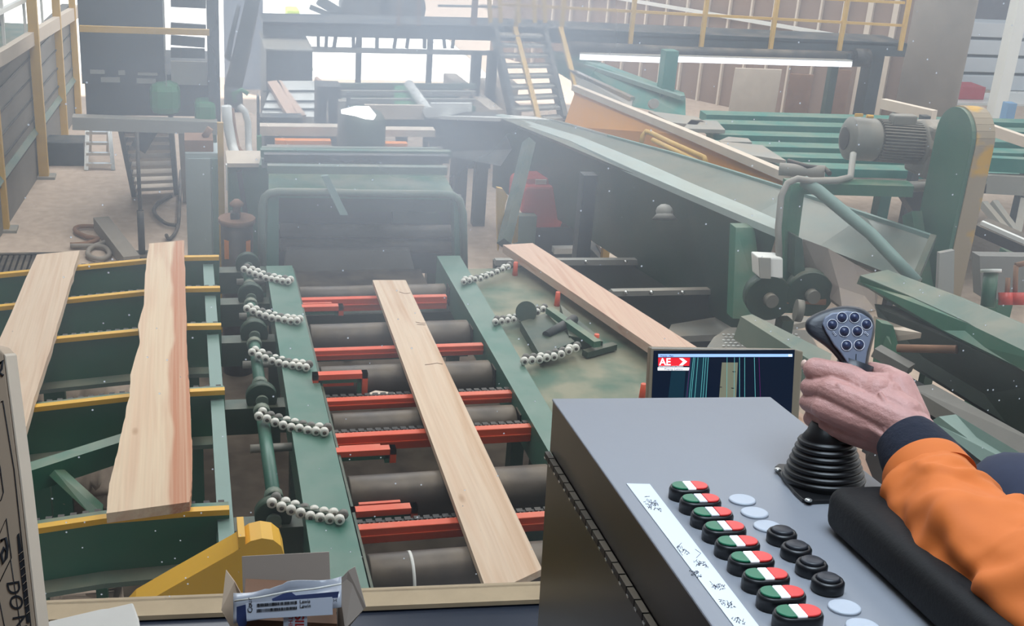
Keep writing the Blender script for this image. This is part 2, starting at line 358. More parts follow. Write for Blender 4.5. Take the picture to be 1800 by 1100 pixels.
# ------------------------------------------------------------------ overhead walkway
WY = 16.2
t = thing('overhead_walkway', 'dark green steel walkway with yellow railings crossing the hall at the top', 'walkway')
def wl(px, py, Yv=WY): return PY(px, py, Yv)
put(MB().poly([wl(462, 40), wl(885, 48), wl(1595, 78), wl(1590, 100), wl(885, 72), wl(462, 62)], V((0, .12, 0))), 'front_girder', 'navy_steel', t)
put(MB().poly([wl(462, 38), wl(885, 46), wl(1595, 76), wl(1595, 76) + EY * .7, wl(885, 46) + EY * .7, wl(462, 38) + EY * .7], V((0, 0, -.05))), 'deck', 'navy_steel', t)
put(MB().poly([wl(462, 82), wl(885, 92), wl(885, 98), wl(462, 90)], V((0, .1, 0))), 'lower_chord', 'grey_steel', t)
for i, px in enumerate([480, 502, 517, 536, 560, 575, 592, 622, 632, 664, 698, 720, 748, 780, 800]):
    put(MB().beam(wl(px, 58) + EY * .05, wl(px + random.uniform(-5, 5), 86) + EY * .05, .04 + .03 * (i % 3 == 0), .04), 'web_post', 'navy_steel', t)
for px in (1105, 1230, 1352, 1473, 1580, 985, 905):
    a = wl(px, 88 if px > 1000 else 60) - EY * .03; b = wl(px + (900 - px) * -.022 + 3, -60) - EY * .03; b.x = a.x
    put(MB().beam(a, V((a.x, a.y, 4.8)), .055, .055), 'rail_post', 'yellow_old', t)
for py0, py1 in ((8, 45), (-32, 5)):
    put(MB().beam(wl(880, py0) , wl(1590, py1 ), .035, .035), 'guard_rail', 'yellow_old', t)
for px in (830, 735, 700, 835):
    put(MB().beam(wl(px, 45), V((wl(px, 45).x, WY, 4.8)), .04, .04), 'rail_post', 'rust', t)
put(MB().beam(wl(770, 10), wl(880, 12), .03, .03), 'guard_rail', 'grey_steel', t)
for px, pb in ((635, 190), (762, 190)):
    p = wl(px, 60); put(MB().beam(V((p.x, WY + .2, 0)), V((p.x, WY + .2, p.z)), .07, .07), 'support_post', 'navy_steel', t)
p = wl(1555, 100); put(MB().beam(V((p.x, WY + .3, 0)), V((p.x, WY + .3, p.z)), .28, .2), 'support_post', 'navy_steel', t)
p = wl(1503, 110); put(MB().beam(V((p.x, WY + .6, 0)), V((p.x, WY + .6, p.z)), .12, .12), 'support_post', 'green_dark', t)
t = thing('tube_lamp', 'long white fluorescent tube lamp hanging under the walkway girder', 'lamp')
put(MB().beam(wl(1020, 100, 15.6), wl(1178, 106, 15.6), .05, .07), 'tube', 'lamp_white', t)
put(MB().beam(wl(1186, 104, 15.6), wl(1496, 113, 15.6), .05, .07), 'tube', 'lamp_white', t)
put(MB().beam(wl(1020, 95, 15.65), wl(1496, 107, 15.65), .09, .03), 'housing', 'grey_steel', t)
for px, py in ((1180, 100), (1492, 108)): put(MB().beam(wl(px, py - 14, 15.7), wl(px, py + 5, 15.7), .05, .05), 'hanger', 'navy_steel', t)
t = thing('conveyor_pipe', 'dark pipe run hanging above the tube lamp under the walkway', 'pipe')
put(MB().tube([wl(1000, 84, 15.9), wl(1200, 93, 15.9), wl(1440, 100, 15.9), wl(1520, 102, 15.9)], .09), 'pipe', 'black_steel', t)
put(MB().cyl(wl(1500, 101, 15.85), wl(1525, 102, 15.85), .13), 'coupling', 'black_steel', t)
p0, p1 = PY(396, 200, 20.5), PY(463, 200, 20.5)
t = thing('sheet_screen', 'tall pale blue-grey sheet screen behind the leaning trunk', 'screen')
put(MB().box(p0.x, p1.x, 20.5, 20.56, 0, 5.2), 'sheet', 'screen_grey', t)
for q in (p0.x, p1.x - .06): put(MB().box(q, q + .06, 20.56, 20.62, 0, 5.2), 'post', 'navy_steel', t)
# stairs with yellow rails
t = thing('steel_staircase', 'steep steel staircase with yellow rails leading up to the walkway', 'stairs')
A0, A1 = wl(905, 50, 16.0), PY(948, 215, 14.4); B0, B1 = wl(985, 50, 16.0), PY(1030, 222, 14.4)
S0, S1, Q0, Q1 = wl(840, 92, 16.0), PY(905, 225, 14.6), wl(925, 95, 16.0), PY(985, 215, 14.6)
for a, b, n in ((A0, A1, 'hand_rail'), (B0, B1, 'hand_rail')): put(MB().beam(a, b, .06, .06), n, 'yellow_old', t)
for px in (862, 880, 912, 940, 958): put(MB().beam(wl(px, 40, 16.0), wl(px - 4, -40, 16.0), .05, .05), 'hand_rail_post', 'yellow_old', t)
for a, b in ((wl(868, 52, 16), PY(905, 222, 14.5)), (wl(955, 55, 16), PY(992, 215, 14.5))): put(MB().beam(a, b, .06, .22), 'stringer', 'navy_steel', t)
for k in range(9):
    f = (k + .5) / 9; a = wl(868, 52, 16).lerp(PY(905, 222, 14.5), f); b = wl(955, 55, 16).lerp(PY(992, 215, 14.5), f)
    put(MB().beam(a, b, .22, .03), 'tread', 'grey_steel', t)
for px0, px1, y1 in ((838, 832, 205), (866, 862, 205)):
    a = wl(px0, 90, 15.8); put(MB().beam(V((a.x, 15.8, 0)), a, .12, .12), 'support_leg', 'navy_steel', t)
# far diagonal rails / logs
for i, (a, b) in enumerate((((790, 140), (872, 205)), ((845, 148), (905, 200)), ((868, 132), (900, 160)))):
    solo(MB().beam(PZ(*a, .9), PZ(*b, .9), .18, .18), 'timber_rail', 'timber_pale', ['pinkish timber rail running past the foot of the staircase', 'second pinkish timber rail just behind the staircase legs', 'short pale timber end behind the staircase'][i], 'timber', 'timber rails at the staircase')
#=====MID=====
# ------------------------------------------------------------------ left gangway with yellow posts
t = thing('plank_gangway', 'raised gangway with grey plank sides and a pale top rim along the left', 'gangway')
GA, GB = PZ(-4, 424, 0), PZ(118, 232, 0)
GD = (GB - GA).normalized(); GNm = V((GD.y, -GD.x, 0)); GL = (GB - GA).length
def gx(px, py, off=0): d = ray(px, py); return CP + d * ((GA + GNm * off - CP).dot(GNm) / d.dot(GNm))
def gp(s_, z, off=0): return GA + GD * s_ + EZ * z + GNm * off
zr = gx(60, 70).z
put(MB().poly([gp(-2, 0), gp(GL + 1.0, 0), gp(GL + 1.0, zr), gp(-2, zr)], -GNm * .12), 'plank_side', mat('plank_side', '7b7872', .7, var=.3, scale=3), t)
for k in range(5): put(MB().beam(gp(-2, .5 + k * (zr - .4) / 5, .008), gp(GL + 1.0, .5 + k * (zr - .4) / 5, .008), .014, .02), 'plank_joint', 'navy_steel', t)
put(MB().poly([gp(-2, .62, .01), gp(GL + 1.0, .62, .01), gp(GL + 1.0, .56, .05), gp(-2, .56, .05)], -GNm * .02), 'lower_ledge', 'green_grey', t)
rmz = [gx(-40, 132), gx(0, 110), gx(60, 72), gx(130, 30), gx(130, 8), gx(60, 48), gx(0, 84), gx(-40, 106)]
put(MB().poly(rmz, GNm * .08), 'top_rim', 'timber_pale', t)
for px, py in ((8, 80), (45, 56), (75, 40), (100, 25)):
    a = gx(px, py); put(MB().beam(a - EZ * .1, V((a.x, a.y, 4.6)), .03, .03), 'railing_rod', 'white_paint', t)
put(MB().beam(gx(-20, 30), gx(48, -3), .05, .05), 'hand_rail', 'white_paint', t)
put(MB().poly([gp(-2, 0, -.9), gp(GL + 1.0, 0, -.9), gp(GL + 1.0, 5, -.9), gp(-2, 5, -.9)], -GNm * .05), 'back_panel', 'navy_steel', t)
put(MB().poly([gp(-2, zr - .3, -.12), gp(GL + 1.0, zr - .3, -.12), gp(GL + 1.0, zr - .3, -.9), gp(-2, zr - .3, -.9)], -EZ * .1), 'walk_floor', 'green_grey', t)
for i, (px, py, wd) in enumerate(((15, 405, .16), (85, 312, .17), (121, 246, .15), (146, 209, .13))):
    b = PZ(px - 7, py, 0); wd *= .72
    lab = ['nearest yellow post at the left edge with its foot on the sawdust', 'second yellow post, in front of the grey plank side', 'third yellow post, thinner, beside the dark block', 'farthest yellow post next to the dark machine'][i]
    t2 = thing('yellow_post', lab, 'post', 'yellow posts along the gangway')
    put(MB().beam(V((b.x, b.y, .02)), V((b.x, b.y, 4.6)), wd * .9, .1, EY), 'shaft', 'yellow_old', t2)
    put(MB().box(b.x - .13, b.x + .13, b.y - .1, b.y + .1, 0, .03), 'foot_plate', 'grey_steel', t2)
p = PY(120, 300, 15.8); solo(MB().box(p.x - .25, p.x + .2, 15.8, 16.2, 0, .3), 'steel_block', 'navy_steel', 'dark steel block on the sawdust beside the stepladder', 'block', bevel=.01)
# stepladder
t = thing('step_ladder', 'small aluminium stepladder standing under the dark machine', 'ladder')
y0, y1 = 15.6, 15.95
for (xt, xb) in ((152, 152), (190, 199)):
    a = PY(xb, 303, y0); a.z = 0; b = PY(xt + 2, 222, y1); put(MB().beam(a, b, .05, .03), 'rail', 'silver', t)
for k in range(4):
    f = (k + .6) / 4.2; a = V((PY(152, 303, y0).x, y0 + .35 * f, PY(152, 222, y1).z * f)); b = V((PY(198, 303, y0).x - .06 * f, y0 + .35 * f, a.z))
    put(MB().beam(a, b, .07, .03), 'step', 'silver', t)
for px in (160, 190):
    a = PY(px, 290, 16.5); a.z = 0; put(MB().beam(a, PY(px, 222, y1), .03, .03), 'rear_leg', 'silver', t)
# dark raised machine at the upper left
MY = 12.9
t = thing('raised_machine', 'large dark blue-grey raised machine at the upper left with a yellow rail', 'machine')
def mv(nm, m, a, b, c, d, dep=.2, yo=0, **k): return vbox(nm, m, a, b, c, d, MY + yo, dep, t, **k)
mv('upper_panel', 'navy_steel', 132, -60, 290, 150, 1.6, .25)
mv('lower_panel', 'navy_steel', 148, 128, 385, 205, 1.4, .35)
mv('side_panel', 'grey_steel', 300, 108, 365, 150, .05, .28)
mv('corner_column', 'navy_steel', 362, -60, 388, 215, .3, .1)
mv('corner_column', 'grey_steel', 286, -60, 292, 150, .08, .1)
mv('corner_column', 'yellow_old', 313, -60, 318, 108, .05, .1)
put(MB().beam(PY(140, 50, MY), PY(368, 57, MY), .05, .06), 'yellow_rail', 'yellow_old', t)
for k, (a, b, c, d) in enumerate(((158, 123, 184, 130), (177, 136, 211, 145), (242, 128, 277, 133), (240, 138, 274, 147), (208, 124, 220, 132))):
    mv('nameplate', 'grey_steel', a, b, c, d, .02, .22)
mv('green_cover', 'green_bright', 262, 148, 318, 205, .3, .1, bevel=.08)
mv('green_cover', 'green_bright', 342, 180, 380, 222, .3, .05, bevel=.05)
put(MB().beam(PY(128, 214, MY), PY(382, 223, MY), .16, .13), 'base_beam', 'grey_steel', t)
for a, b in (((300, 70), (360, 75)), ((300, 48), (362, 52)), ((300, 3), (362, 6)), ((300, 92), (360, 94))):
    put(MB().beam(PY(*a, MY + .6), PY(*b, MY + .6), .06, .1), 'cross_bar', 'navy_steel', t)
for px in (372,):
    p = PY(px, 220, MY + .4); put(MB().beam(V((p.x, p.y, 0)), p, .1, .1), 'support_leg', 'green_grey' if px > 200 else 'navy_steel', t)
mv('rear_panel', 'navy_steel', 290, 150, 365, 170, .1, .9)
# stairs below it
t = thing('timber_stairs', 'open stair with pale dusty treads and dark stringers under the raised machine', 'stairs')
a0, a1 = PZ(237, 340, 0), PY(212, 215, 13.3); b0, b1 = PZ(310, 336, 0), PY(300, 215, 13.3)
put(MB().beam(a0, a1, .05, .2), 'stringer', 'navy_steel', t); put(MB().beam(b0, b1, .05, .2), 'stringer', 'navy_steel', t)
for k in range(9):
    f = (k + .8) / 9; put(MB().beam(a0.lerp(a1, f), b0.lerp(b1, f), .22, .035), 'tread', 'timber_pale', t)
put(MB().beam(PY(265, 225, 13.2), PY(243, 262, 13.2), .06, .16), 'hanging_strap', 'navy_steel', t)
put(MB().beam(V((b0.x + .12, b0.y - .4, 0)), PY(320, 215, 13.4), .09, .09), 'newel_post', 'grey_steel', t)
t = thing('thin_pole', 'thin dark pole with a thicker foot standing on the sawdust', 'pole')
b = PZ(250, 452, .0); put(MB().cyl(b, V((b.x, b.y, PY(243, 232, b.y).z)), .02, seg=10), 'upper_tube', 'black_steel', t); put(MB().cyl(b, V((b.x, b.y, .5)), .035, seg=10), 'foot_sleeve', 'black_steel', t)
put(MB().box(b.x - .12, b.x + .12, b.y - .1, b.y + .1, 0, .04), 'foot_plate', 'black_steel', t)
solo(MB().beam(PZ(178, 392, .08), PZ(232, 462, .08), .16, .14), 'timber_offcut', 'concrete', 'weathered timber post lying on the sawdust floor', 'timber')
def hose(pts, r, m, lab, z=.04):
    P = [PZ(x, y, z) for x, y in pts]; Q = []
    for i in range(len(P) - 1):
        p0, p1, p2, p3 = P[max(i - 1, 0)], P[i], P[i + 1], P[min(i + 2, len(P) - 1)]
        for k in range(6):
            s = k / 6; Q.append(.5 * ((2 * p1) + (p2 - p0) * s + (2 * p0 - 5 * p1 + 4 * p2 - p3) * s * s + (-p0 + 3 * p1 - 3 * p2 + p3) * s ** 3))
    solo(MB().tube(Q, r, 8), 'hose', m, lab, 'hose', 'hoses on the sawdust floor')
hose([(170, 398), (140, 398), (132, 405), (150, 415), (172, 420), (150, 428), (120, 430)], .025, 'rust', 'rusty hose looped beside the timber post')
hose([(185, 425), (160, 435), (155, 448), (175, 455), (192, 448), (185, 435), (165, 432), (118, 432)], .025, 'concrete', 'greyish hose coiled near the end of the left board')
hose([(300, 345), (275, 360), (272, 375), (290, 392), (312, 396)], .022, 'black_steel', 'dark hose lying in an arc beside the grey cabinet')
hose([(318, 300), (316, 350), (312, 400), (298, 420), (292, 412)], .02, 'black_steel', 'dark cable hanging down the left side of the grey cabinet')
t = thing('floor_grating', 'dark steel floor grating at the left edge beyond the conveyor', 'grating')
for k in range(14):
    a = PZ(-60 + k * 10, 436 + .3 * k, .06); put(MB().box(a.x, a.x + .035, 10.9, 12.3, 0, .06), 'bar', 'black_steel', t)
put(MB().box(-3.3, -1.1, 10.85, 10.9, 0, .07), 'edge_bar', 'black_steel', t); put(MB().box(-3.3, -1.1, 12.3, 12.35, 0, .07), 'edge_bar', 'black_steel', t)
# grey cabinet
CYb = 10.6
t = thing('control_cabinet', 'tall grey steel control cabinet beside the rusty black cylinder', 'cabinet')
a = PY(325, 268, CYb); b = PY(392, 268, CYb)
put(MB().box(a.x, b.x, CYb, CYb + .35, 0, a.z), 'body', 'cabinet_grey', t, bevel=.01)
put(MB().box(a.x + .02, a.x + (b.x - a.x) * .66, CYb - .02, CYb, .1, a.z - .05), 'door', 'cabinet_grey', t)
put(MB().box(a.x + (b.x - a.x) * .70, b.x - .02, CYb - .02, CYb, .1, a.z - .05), 'door', 'green_pale', t)
p = PY(350, 262, CYb); t = thing('cabinet_top_box', 'small rusty box resting on top of the grey cabinet', 'box')
put(MB().box(p.x - .12, p.x + .12, CYb + .03, CYb + .3, a.z + .0, a.z + .1), 'body', 'rust', t); put(MB().cyl(V((p.x + .05, CYb + .15, a.z + .1)), V((p.x + .1, CYb + .15, a.z + .18)), .03), 'cap', 'rust', t)
p = PZ(393, 445, 0); solo(MB().beam(V((PY(391, 440, 10.3).x, 10.3, 0)), V((PY(391, 440, 10.3).x, 10.3, PY(391, 215, 10.3).z)), .05, .05), 'yellow_pole', 'yellow_old', 'thin yellow pole at the right edge of the grey cabinet', 'pole')
# black cylinder with orange stripes
HY = 9.3
t = thing('hydraulic_cylinder', 'black upright hydraulic cylinder with a rusty flange and orange marks', 'cylinder')
c = PY(418, 402, HY); c.y += .16
put(MB(True).cyl(V((c.x, c.y, .0)), c, .125, seg=28), 'barrel', 'black_steel', t)
put(MB().cyl(c, c + EZ * .04, .145, seg=12), 'flange', 'rust', t)
put(MB().lathe(c + EZ * .04, EZ, [(.03, 0), (.03, .09), (.055, .1), (.055, .12), (.02, .15)], 12), 'rod_end', 'rust', t)
put(MB().box(c.x - .05, c.x + .02, c.y - .05, c.y + .03, c.z + .04, c.z + .09), 'fitting', 'black_steel', t)
for px in (398, 436):
    q = PY(px, 445, HY + .05); put(MB().box(q.x - .015, q.x + .02, HY + .05, HY + .1, q.z - .05, q.z + .1), 'orange_mark', 'orange', t)
# green cube machine left of hood
t = thing('green_gearbox_housing', 'green box housing with a pale dusty top left of the hood', 'machine')
vbox('body', 'green', 402, 294, 470, 445, 9.9, .35, t, True)
vbox('top_plate', 'timber_pale', 399, 287, 470, 294, 9.85, .4, t)
vbox('white_edge', 'white_paint', 397, 290, 400, 335, 9.8, .05, t)
put(MB().beam(PY(420, 300, 9.88), PY(432, 380, 9.88), .04, .04), 'dark_hose', 'navy_steel', t)
# ------------------------------------------------------------------ hood machine behind the deck
HB = 8.75
t = thing('saw_hood', 'wide dark green machine hood with a rounded tube frame behind the roller deck', 'machine')
def hv(px, py, yo=0): return PY(px, py, HB + yo)
fr = [hv(462, 478), hv(460, 400), hv(461, 362), hv(465, 347), hv(473, 340), hv(486, 337), hv(570, 338), hv(640, 340), hv(770, 341), hv(796, 343), hv(808, 352), hv(814, 375), hv(816, 478)]
put(MB(True).tube(fr, .03, 10), 'tube_frame', 'green_grey', t)
put(MB().poly([hv(471, 345), hv(490, 345), hv(490, 470), hv(468, 470)], EY * .12), 'side_post', 'green_beam', t)
put(MB().poly([hv(797, 350), hv(808, 355), hv(816, 400), hv(816, 470), hv(800, 470)], EY * .12), 'side_post', 'green_beam', t)
put(MB().poly([hv(490, 343, .35), hv(797, 343, .35), hv(800, 372, .35), hv(490, 372, .35)], EY * .06), 'upper_panel', 'green_dark', t)
put(MB().poly([hv(468, 340, .7), hv(812, 345, .7), hv(814, 480, .7), hv(466, 480, .7)], EY * .06), 'rear_panel', 'navy_steel', t)
put(MB().poly([hv(480, 398, .45), hv(575, 398, .45), hv(575, 404, .45), hv(480, 404, .45)], EY * .05), 'cross_slat', 'green_pale', t)
put(MB().poly([hv(690, 372, .5), hv(770, 374, .5), hv(790, 420, .5), hv(690, 415, .5)], EY * .05), 'inner_plate', 'green_dark', t)
put(MB().poly([hv(505, 440, .3), hv(720, 440, .3), hv(730, 478, .3), hv(500, 478, .3)], EY * .08), 'dusty_plate', 'grey_plank', t)
for zq in (405, 430): put(MB(True).cyl(hv(492, zq, .45), hv(798, zq + 3, .45), .06, seg=20), 'feed_roller', 'roller_steel', t)
put(MB().box(.72, 1.78, 8.22, HB + .3, DZ - .42, DZ - .36), 'discharge_plate', 'roller_steel', t)
put(MB().poly([hv(565, 310, .0), hv(577, 308, .0), hv(612, 378, -.1), hv(598, 378, -.1)], EY * .03), 'angled_strap', 'green_pale', t)
a, b = hv(470, 335, .1), hv(805, 340, .1)
top = a.z
put(MB().poly([hv(472, 338, .1), hv(800, 342, .1), PZ(775, 296, hv(640, 339).z), PZ(472, 294, hv(640, 339).z)], V((0, 0, -.04))), 'top_plate', 'green', t)
for i, py in enumerate((296, 276, 268)):
    p0, p1 = PZ(470 - i * 6, py, top + .1), PZ(785 + i * 3, py + 3, top + .1); put(MB().beam(p0, p1, .07, .06), 'slat', ['green_grey', 'navy_steel', 'green'][i], t)
# table of green bars behind
t = thing('infeed_table', 'dark green infeed table with cross bars behind the hood', 'table')
z2 = 1.75
put(MB().poly([PZ(455, 290, z2), PZ(775, 294, z2), PZ(755, 262, z2), PZ(462, 262, z2)], V((0, 0, -.2))), 'bed', 'green', t)
for py in (286, 279, 272, 265): put(MB().beam(PZ(460, py, z2 + .05), PZ(770, py + 2, z2 + .05), .05, .07), 'cross_bar', 'green_grey', t)
for px in (608, 760): put(MB().beam(PZ(px, 290, z2), PZ(px, 290, 0) * 1, .08, .08) if False else MB().box(PZ(px, 290, z2).x, PZ(px, 290, z2).x + .1, PZ(px, 290, z2).y, PZ(px, 290, z2).y + .1, 0, z2 - .2), 'leg', 'green_dark', t)
# frame bridge with light steel bars
BY = 12.3
def bl(nm, m, lab, cat, *a, dep=.15, **k): return solo(vbox('', '', *a, dep), nm, m, lab, cat, **k)
t = thing('bridge_frame', 'steel frame with pale cross beams and orange guards in the middle distance', 'frame')
def bv(nm, m, a, b, c, d, dep=.15, yo=0., **k): return vbox(nm, m, a, b, c, d, BY + yo, dep, t, **k)
bv('cross_beam', 'timber_pale', 453, 222, 600, 240, .15); bv('cross_beam', 'timber_pale', 670, 228, 765, 241, .15)
bv('top_beam', 'navy_steel', 456, 206, 532, 222, .2, .3)
bv('orange_guard', 'orange_glow' if False else 'orange', 484, 247, 582, 258, .1, -.2); bv('orange_guard', 'orange', 644, 252, 716, 264, .1, -.2)
bv('lower_beam', 'grey_steel', 470, 258, 585, 266, .1, -.3)
bv('upright', 'navy_steel', 558, 152, 598, 262, .3, .4, floor=False); bv('upright', 'grey_steel', 596, 178, 612, 300, .1, -.4, floor=False)
bv('upright', 'timber_pale', 611, 236, 614, 276, .05, -.5); bv('upright', 'silver', 574, 178, 577, 216, .05, .3)
bv('upright', 'navy_steel', 452, 170, 457, 300, .1, -.3, floor=True)
for px in (565, 760):
    p = PY(px, 262, BY + .3); put(MB().box(p.x, p.x + .12, BY + .3, BY + .42, 0, p.z), 'leg', 'navy_steel', t)
bv('green_plate', 'green_bright', 452, 240, 460, 265, .1, -.35); bv('white_strip', 'white_paint', 540, 275, 542, 296, .03, -1.2)
t = thing('green_motor', 'dark green rounded motor unit below the bright lamp', 'motor')
p = PY(648, 205, 11.6); q = PY(648, 290, 11.6)
put(MB(True).lathe(V((p.x, 11.8, q.z)), EZ, [(.19, 0), (.2, .1), (.2, p.z - q.z - .08), (.15, p.z - q.z), (.02, p.z - q.z + .02)], 24), 'housing', 'green_dark', t)
put(MB().box(p.x - .12, p.x + .12, 11.7, 11.9, 0, q.z), 'pedestal', 'green_dark', t)
t = thing('work_lamp', 'bright white work lamp glowing above the green motor', 'lamp')
put(MB(True).tube([PY(600, 196, 11.5), PY(625, 195, 11.5), PY(645, 198, 11.5), PY(658, 206, 11.5)], [.02, .05, .065, .03], 12), 'shade', mat('lamp_glow', 'ffffff', .4, emit='ffffff', es=4), t)
put(MB().cyl(PY(612, 197, 11.6), V((PY(612, 197, 11.6).x, 11.6, 1.9)), .02, seg=8), 'stem', 'navy_steel', t)
def wtube(nm, pts, Yv, r, m, lab, cat, g=None):
    P = [PY(x, y, Yv + o) for x, y, o in pts]; return solo(MB(True).tube(P, r, 8), nm, m, lab, cat, g)
wtube('white_pipe', [(398, 186, 0), (400, 215, 0), (408, 255, 0), (414, 272, -.3), (418, 284, -.8)], 11.0, .045, 'white_paint', 'thick white pipe rising above the green housing', 'pipe')
wtube('white_pipe', [(420, 186, 0), (430, 195, 0), (436, 215, 0), (437, 255, 0), (440, 282, -.9)], 11.2, .03, 'white_paint', 'bent white pipe right of the thick white one', 'pipe')
wtube('cable', [(408, 190, 0), (412, 225, 0), (418, 258, -.1), (432, 275, -.6), (450, 268, -.6)], 11.1, .018, 'rust', 'brown cable curving down between the white pipes', 'cable')
wtube('cable', [(414, 180, 0), (410, 165, 0), (425, 158, 0), (436, 165, 0)], 11.2, .02, 'green_bright', 'green cable arching over the white pipes', 'cable')
# timber stack and far roller decks
t = thing('timber_table', 'pale cream table of planks far behind the frame', 'table')
zt = 1.3
put(MB().poly([PZ(458, 205, zt), PZ(560, 205, zt), PZ(553, 142, zt), PZ(480, 142, zt)], V((0, 0, -.2))), 'top', 'white_paint', t)  # overexposure painted in: white instead of the timber colour
for py in (160, 178, 192): put(MB().beam(PZ(462, py, zt + .02), PZ(556, py, zt + .02), .03, .02), 'joint', 'navy_steel', t)
for px in (465, 545): q = PZ(px, 200, zt); put(MB().box(q.x, q.x + .12, q.y, q.y + .12, 0, zt - .2), 'leg', 'navy_steel', t)
for i, (P4, lab) in enumerate((([(470, 143), (490, 141), (523, 202), (506, 203)], 'long pale board lying on the cream plank table'),
                          ([(486, 141), (494, 141), (538, 202), (526, 204)], 'narrow board beside the long pale one on the plank table'),
                          ([(553, 136), (558, 134), (572, 147), (566, 148)], 'short white board end at the corner of the plank table'))):
    solo(MB().poly([PZ(x, y, zt + .07) for x, y in P4], V((0, 0, -.05))), 'sawn_board', 'pine_pink', lab, 'board', 'boards on the plank table')
t = thing('green_transfer_deck', 'far green transfer deck with dark cross bars and a white roller', 'conveyor')
zt = 1.2
put(MB().poly([PZ(562, 205, zt), PZ(742, 205, zt), PZ(815, 146, zt), PZ(562, 146, zt)], V((0, 0, -.15))), 'bed', 'green_dark', t)
for py, m in ((150, 'green_grey'), (163, 'grey_steel'), (177, 'grey_steel'), (190, 'green')): put(MB().beam(PZ(566, py, zt + .04), PZ(835, py + 1, zt + .04), .05, .06), 'cross_bar', m, t)
put(MB().poly([PZ(693, 188, zt + .05), PZ(742, 188, zt + .05), PZ(712, 148, zt + .05), PZ(693, 148, zt + .05)], V((0, 0, -.03))), 'green_plate', 'green_bright', t)
put(MB(True).cyl(PZ(719, 149, zt + .12), PZ(754, 198, zt + .12), .06), 'white_roller', 'white_paint', t)
put(MB().beam(PZ(640, 196, zt + .1), PZ(745, 197, zt + .1), .05, .16), 'front_board', 'timber_pale', t)
put(MB().beam(PZ(757, 193, zt + .1), PZ(828, 193, zt + .1), .05, .16), 'front_board', 'white_paint', t)
for px in (600, 700, 800): q = PZ(px, 200, zt); put(MB().box(q.x, q.x + .12, q.y, q.y + .12, 0, zt - .15), 'leg', 'navy_steel', t)
t = thing('dark_bin', 'dark grey-green steel bin under the left end of the walkway', 'bin')
vbox('body', 'navy_steel', 468, 90, 549, 143, 15.5, 1.2, t, True); vbox('rim', 'grey_steel', 466, 86, 551, 91, 15.45, 1.3, t)
#=====CHUTE=====
t = thing('chute_conveyor', 'long grey-green steel trough conveyor running diagonally up to the motor', 'conveyor')
def cq(pts): return [PD(*p) for p in pts]
dn = V((0, 0, -1))
far = cq([(965, 210, 13.4), (1070, 240, 12.0), (1180, 270, 10.9), (1290, 304, 9.9), (1400, 339, 9.1), (1520, 378, 8.5), (1640, 418, 8.0)])
low = cq([(880, 208, 13.2), (985, 250, 11.7), (1090, 295, 10.6), (1195, 338, 9.6), (1310, 385, 8.8), (1440, 432, 8.2), (1606, 498, 7.7)])
mb = MB()
for i in range(6):
    q = [far[i], far[i + 1], low[i + 1], low[i]]; mb.hexa(q + [p + V((.02, .05, -.04)) for p in q])
put(mb, 'trough_side', 'chute_steel', t)
put(MB().beam(far[6], low[6], .04, .06), 'end_lip', 'green_dark', t)
rim0 = cq([(870, 206, 13.6), (1000, 252, 11.8), (1110, 303, 10.4), (1200, 342, 9.5), (1300, 385, 8.6), (1365, 412, 8.1)])
rim1 = cq([(885, 205, 13.7), (1020, 245, 12.0), (1130, 290, 10.7), (1220, 330, 9.8), (1310, 368, 9.0), (1372, 396, 8.5)])
put(MB().poly([p + EZ * .03 for p in rim0 + rim1[::-1]], V((0, 0, -.05))), 'near_rim', 'rim_pale', t)
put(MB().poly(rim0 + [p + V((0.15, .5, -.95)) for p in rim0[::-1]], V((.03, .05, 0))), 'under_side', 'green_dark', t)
for a, b in zip(far[:-1], far[1:]): put(MB().beam(a, b, .035, .035), 'top_lip', 'silver' if b is far[1] else 'green_pale', t)
put(MB().poly(cq([(748, 204, 14.2), (876, 208, 13.5), (900, 262, 13.3), (880, 292, 13.2), (756, 268, 14.0)]), V((.05, .3, 0))), 'end_box', 'navy_steel', t)
put(MB().poly(cq([(748, 203, 14.15), (876, 207, 13.3), (966, 210, 13.3), (940, 205, 13.6), (860, 200, 14.2)]), V((0, 0, -.04))), 'top_lip', 'white_paint', t)
for a, b, wd, m in (((930, 250, 11.9), (886, 428, 11.0), .09, 'green_dark'), ((1118, 335, 11.0), (1122, 400, 11.2), .22, 'green_dark')):
    P = PD(*a); Q = PD(*b); Q.z = max(Q.z, .4); put(MB().beam(Q, P, wd, .1, EY), 'support_leg', m, t)
P = PD(1035, 305, 11.0); put(MB().beam(V((P.x, P.y, 0)), P, .13, .13), 'support_leg', 'navy_steel', t)
P = PD(1310, 400, 8.4); put(MB().poly([P + V((-.07, 0, 0)), P + V((.07, 0, 0)), PD(1345, 560, 8.2), PD(1288, 560, 8.2)], EY * .1), 'support_leg', 'green', t)
for px, py in ((865, 262), (832, 262), (838, 262)): pass
for px in (812, 848):
    P = PD(px, 255, 14); put(MB().beam(V((P.x, P.y, 0)), P, .14, .14), 'support_leg', 'navy_steel', t)
put(MB().ball(PD(1168, 372, 9.6), .07, (1, 1, .9)).cyl(PD(1168, 385, 9.6), PD(1168, 372, 9.6), .1, .05), 'bell_cap', 'grey_steel', t)
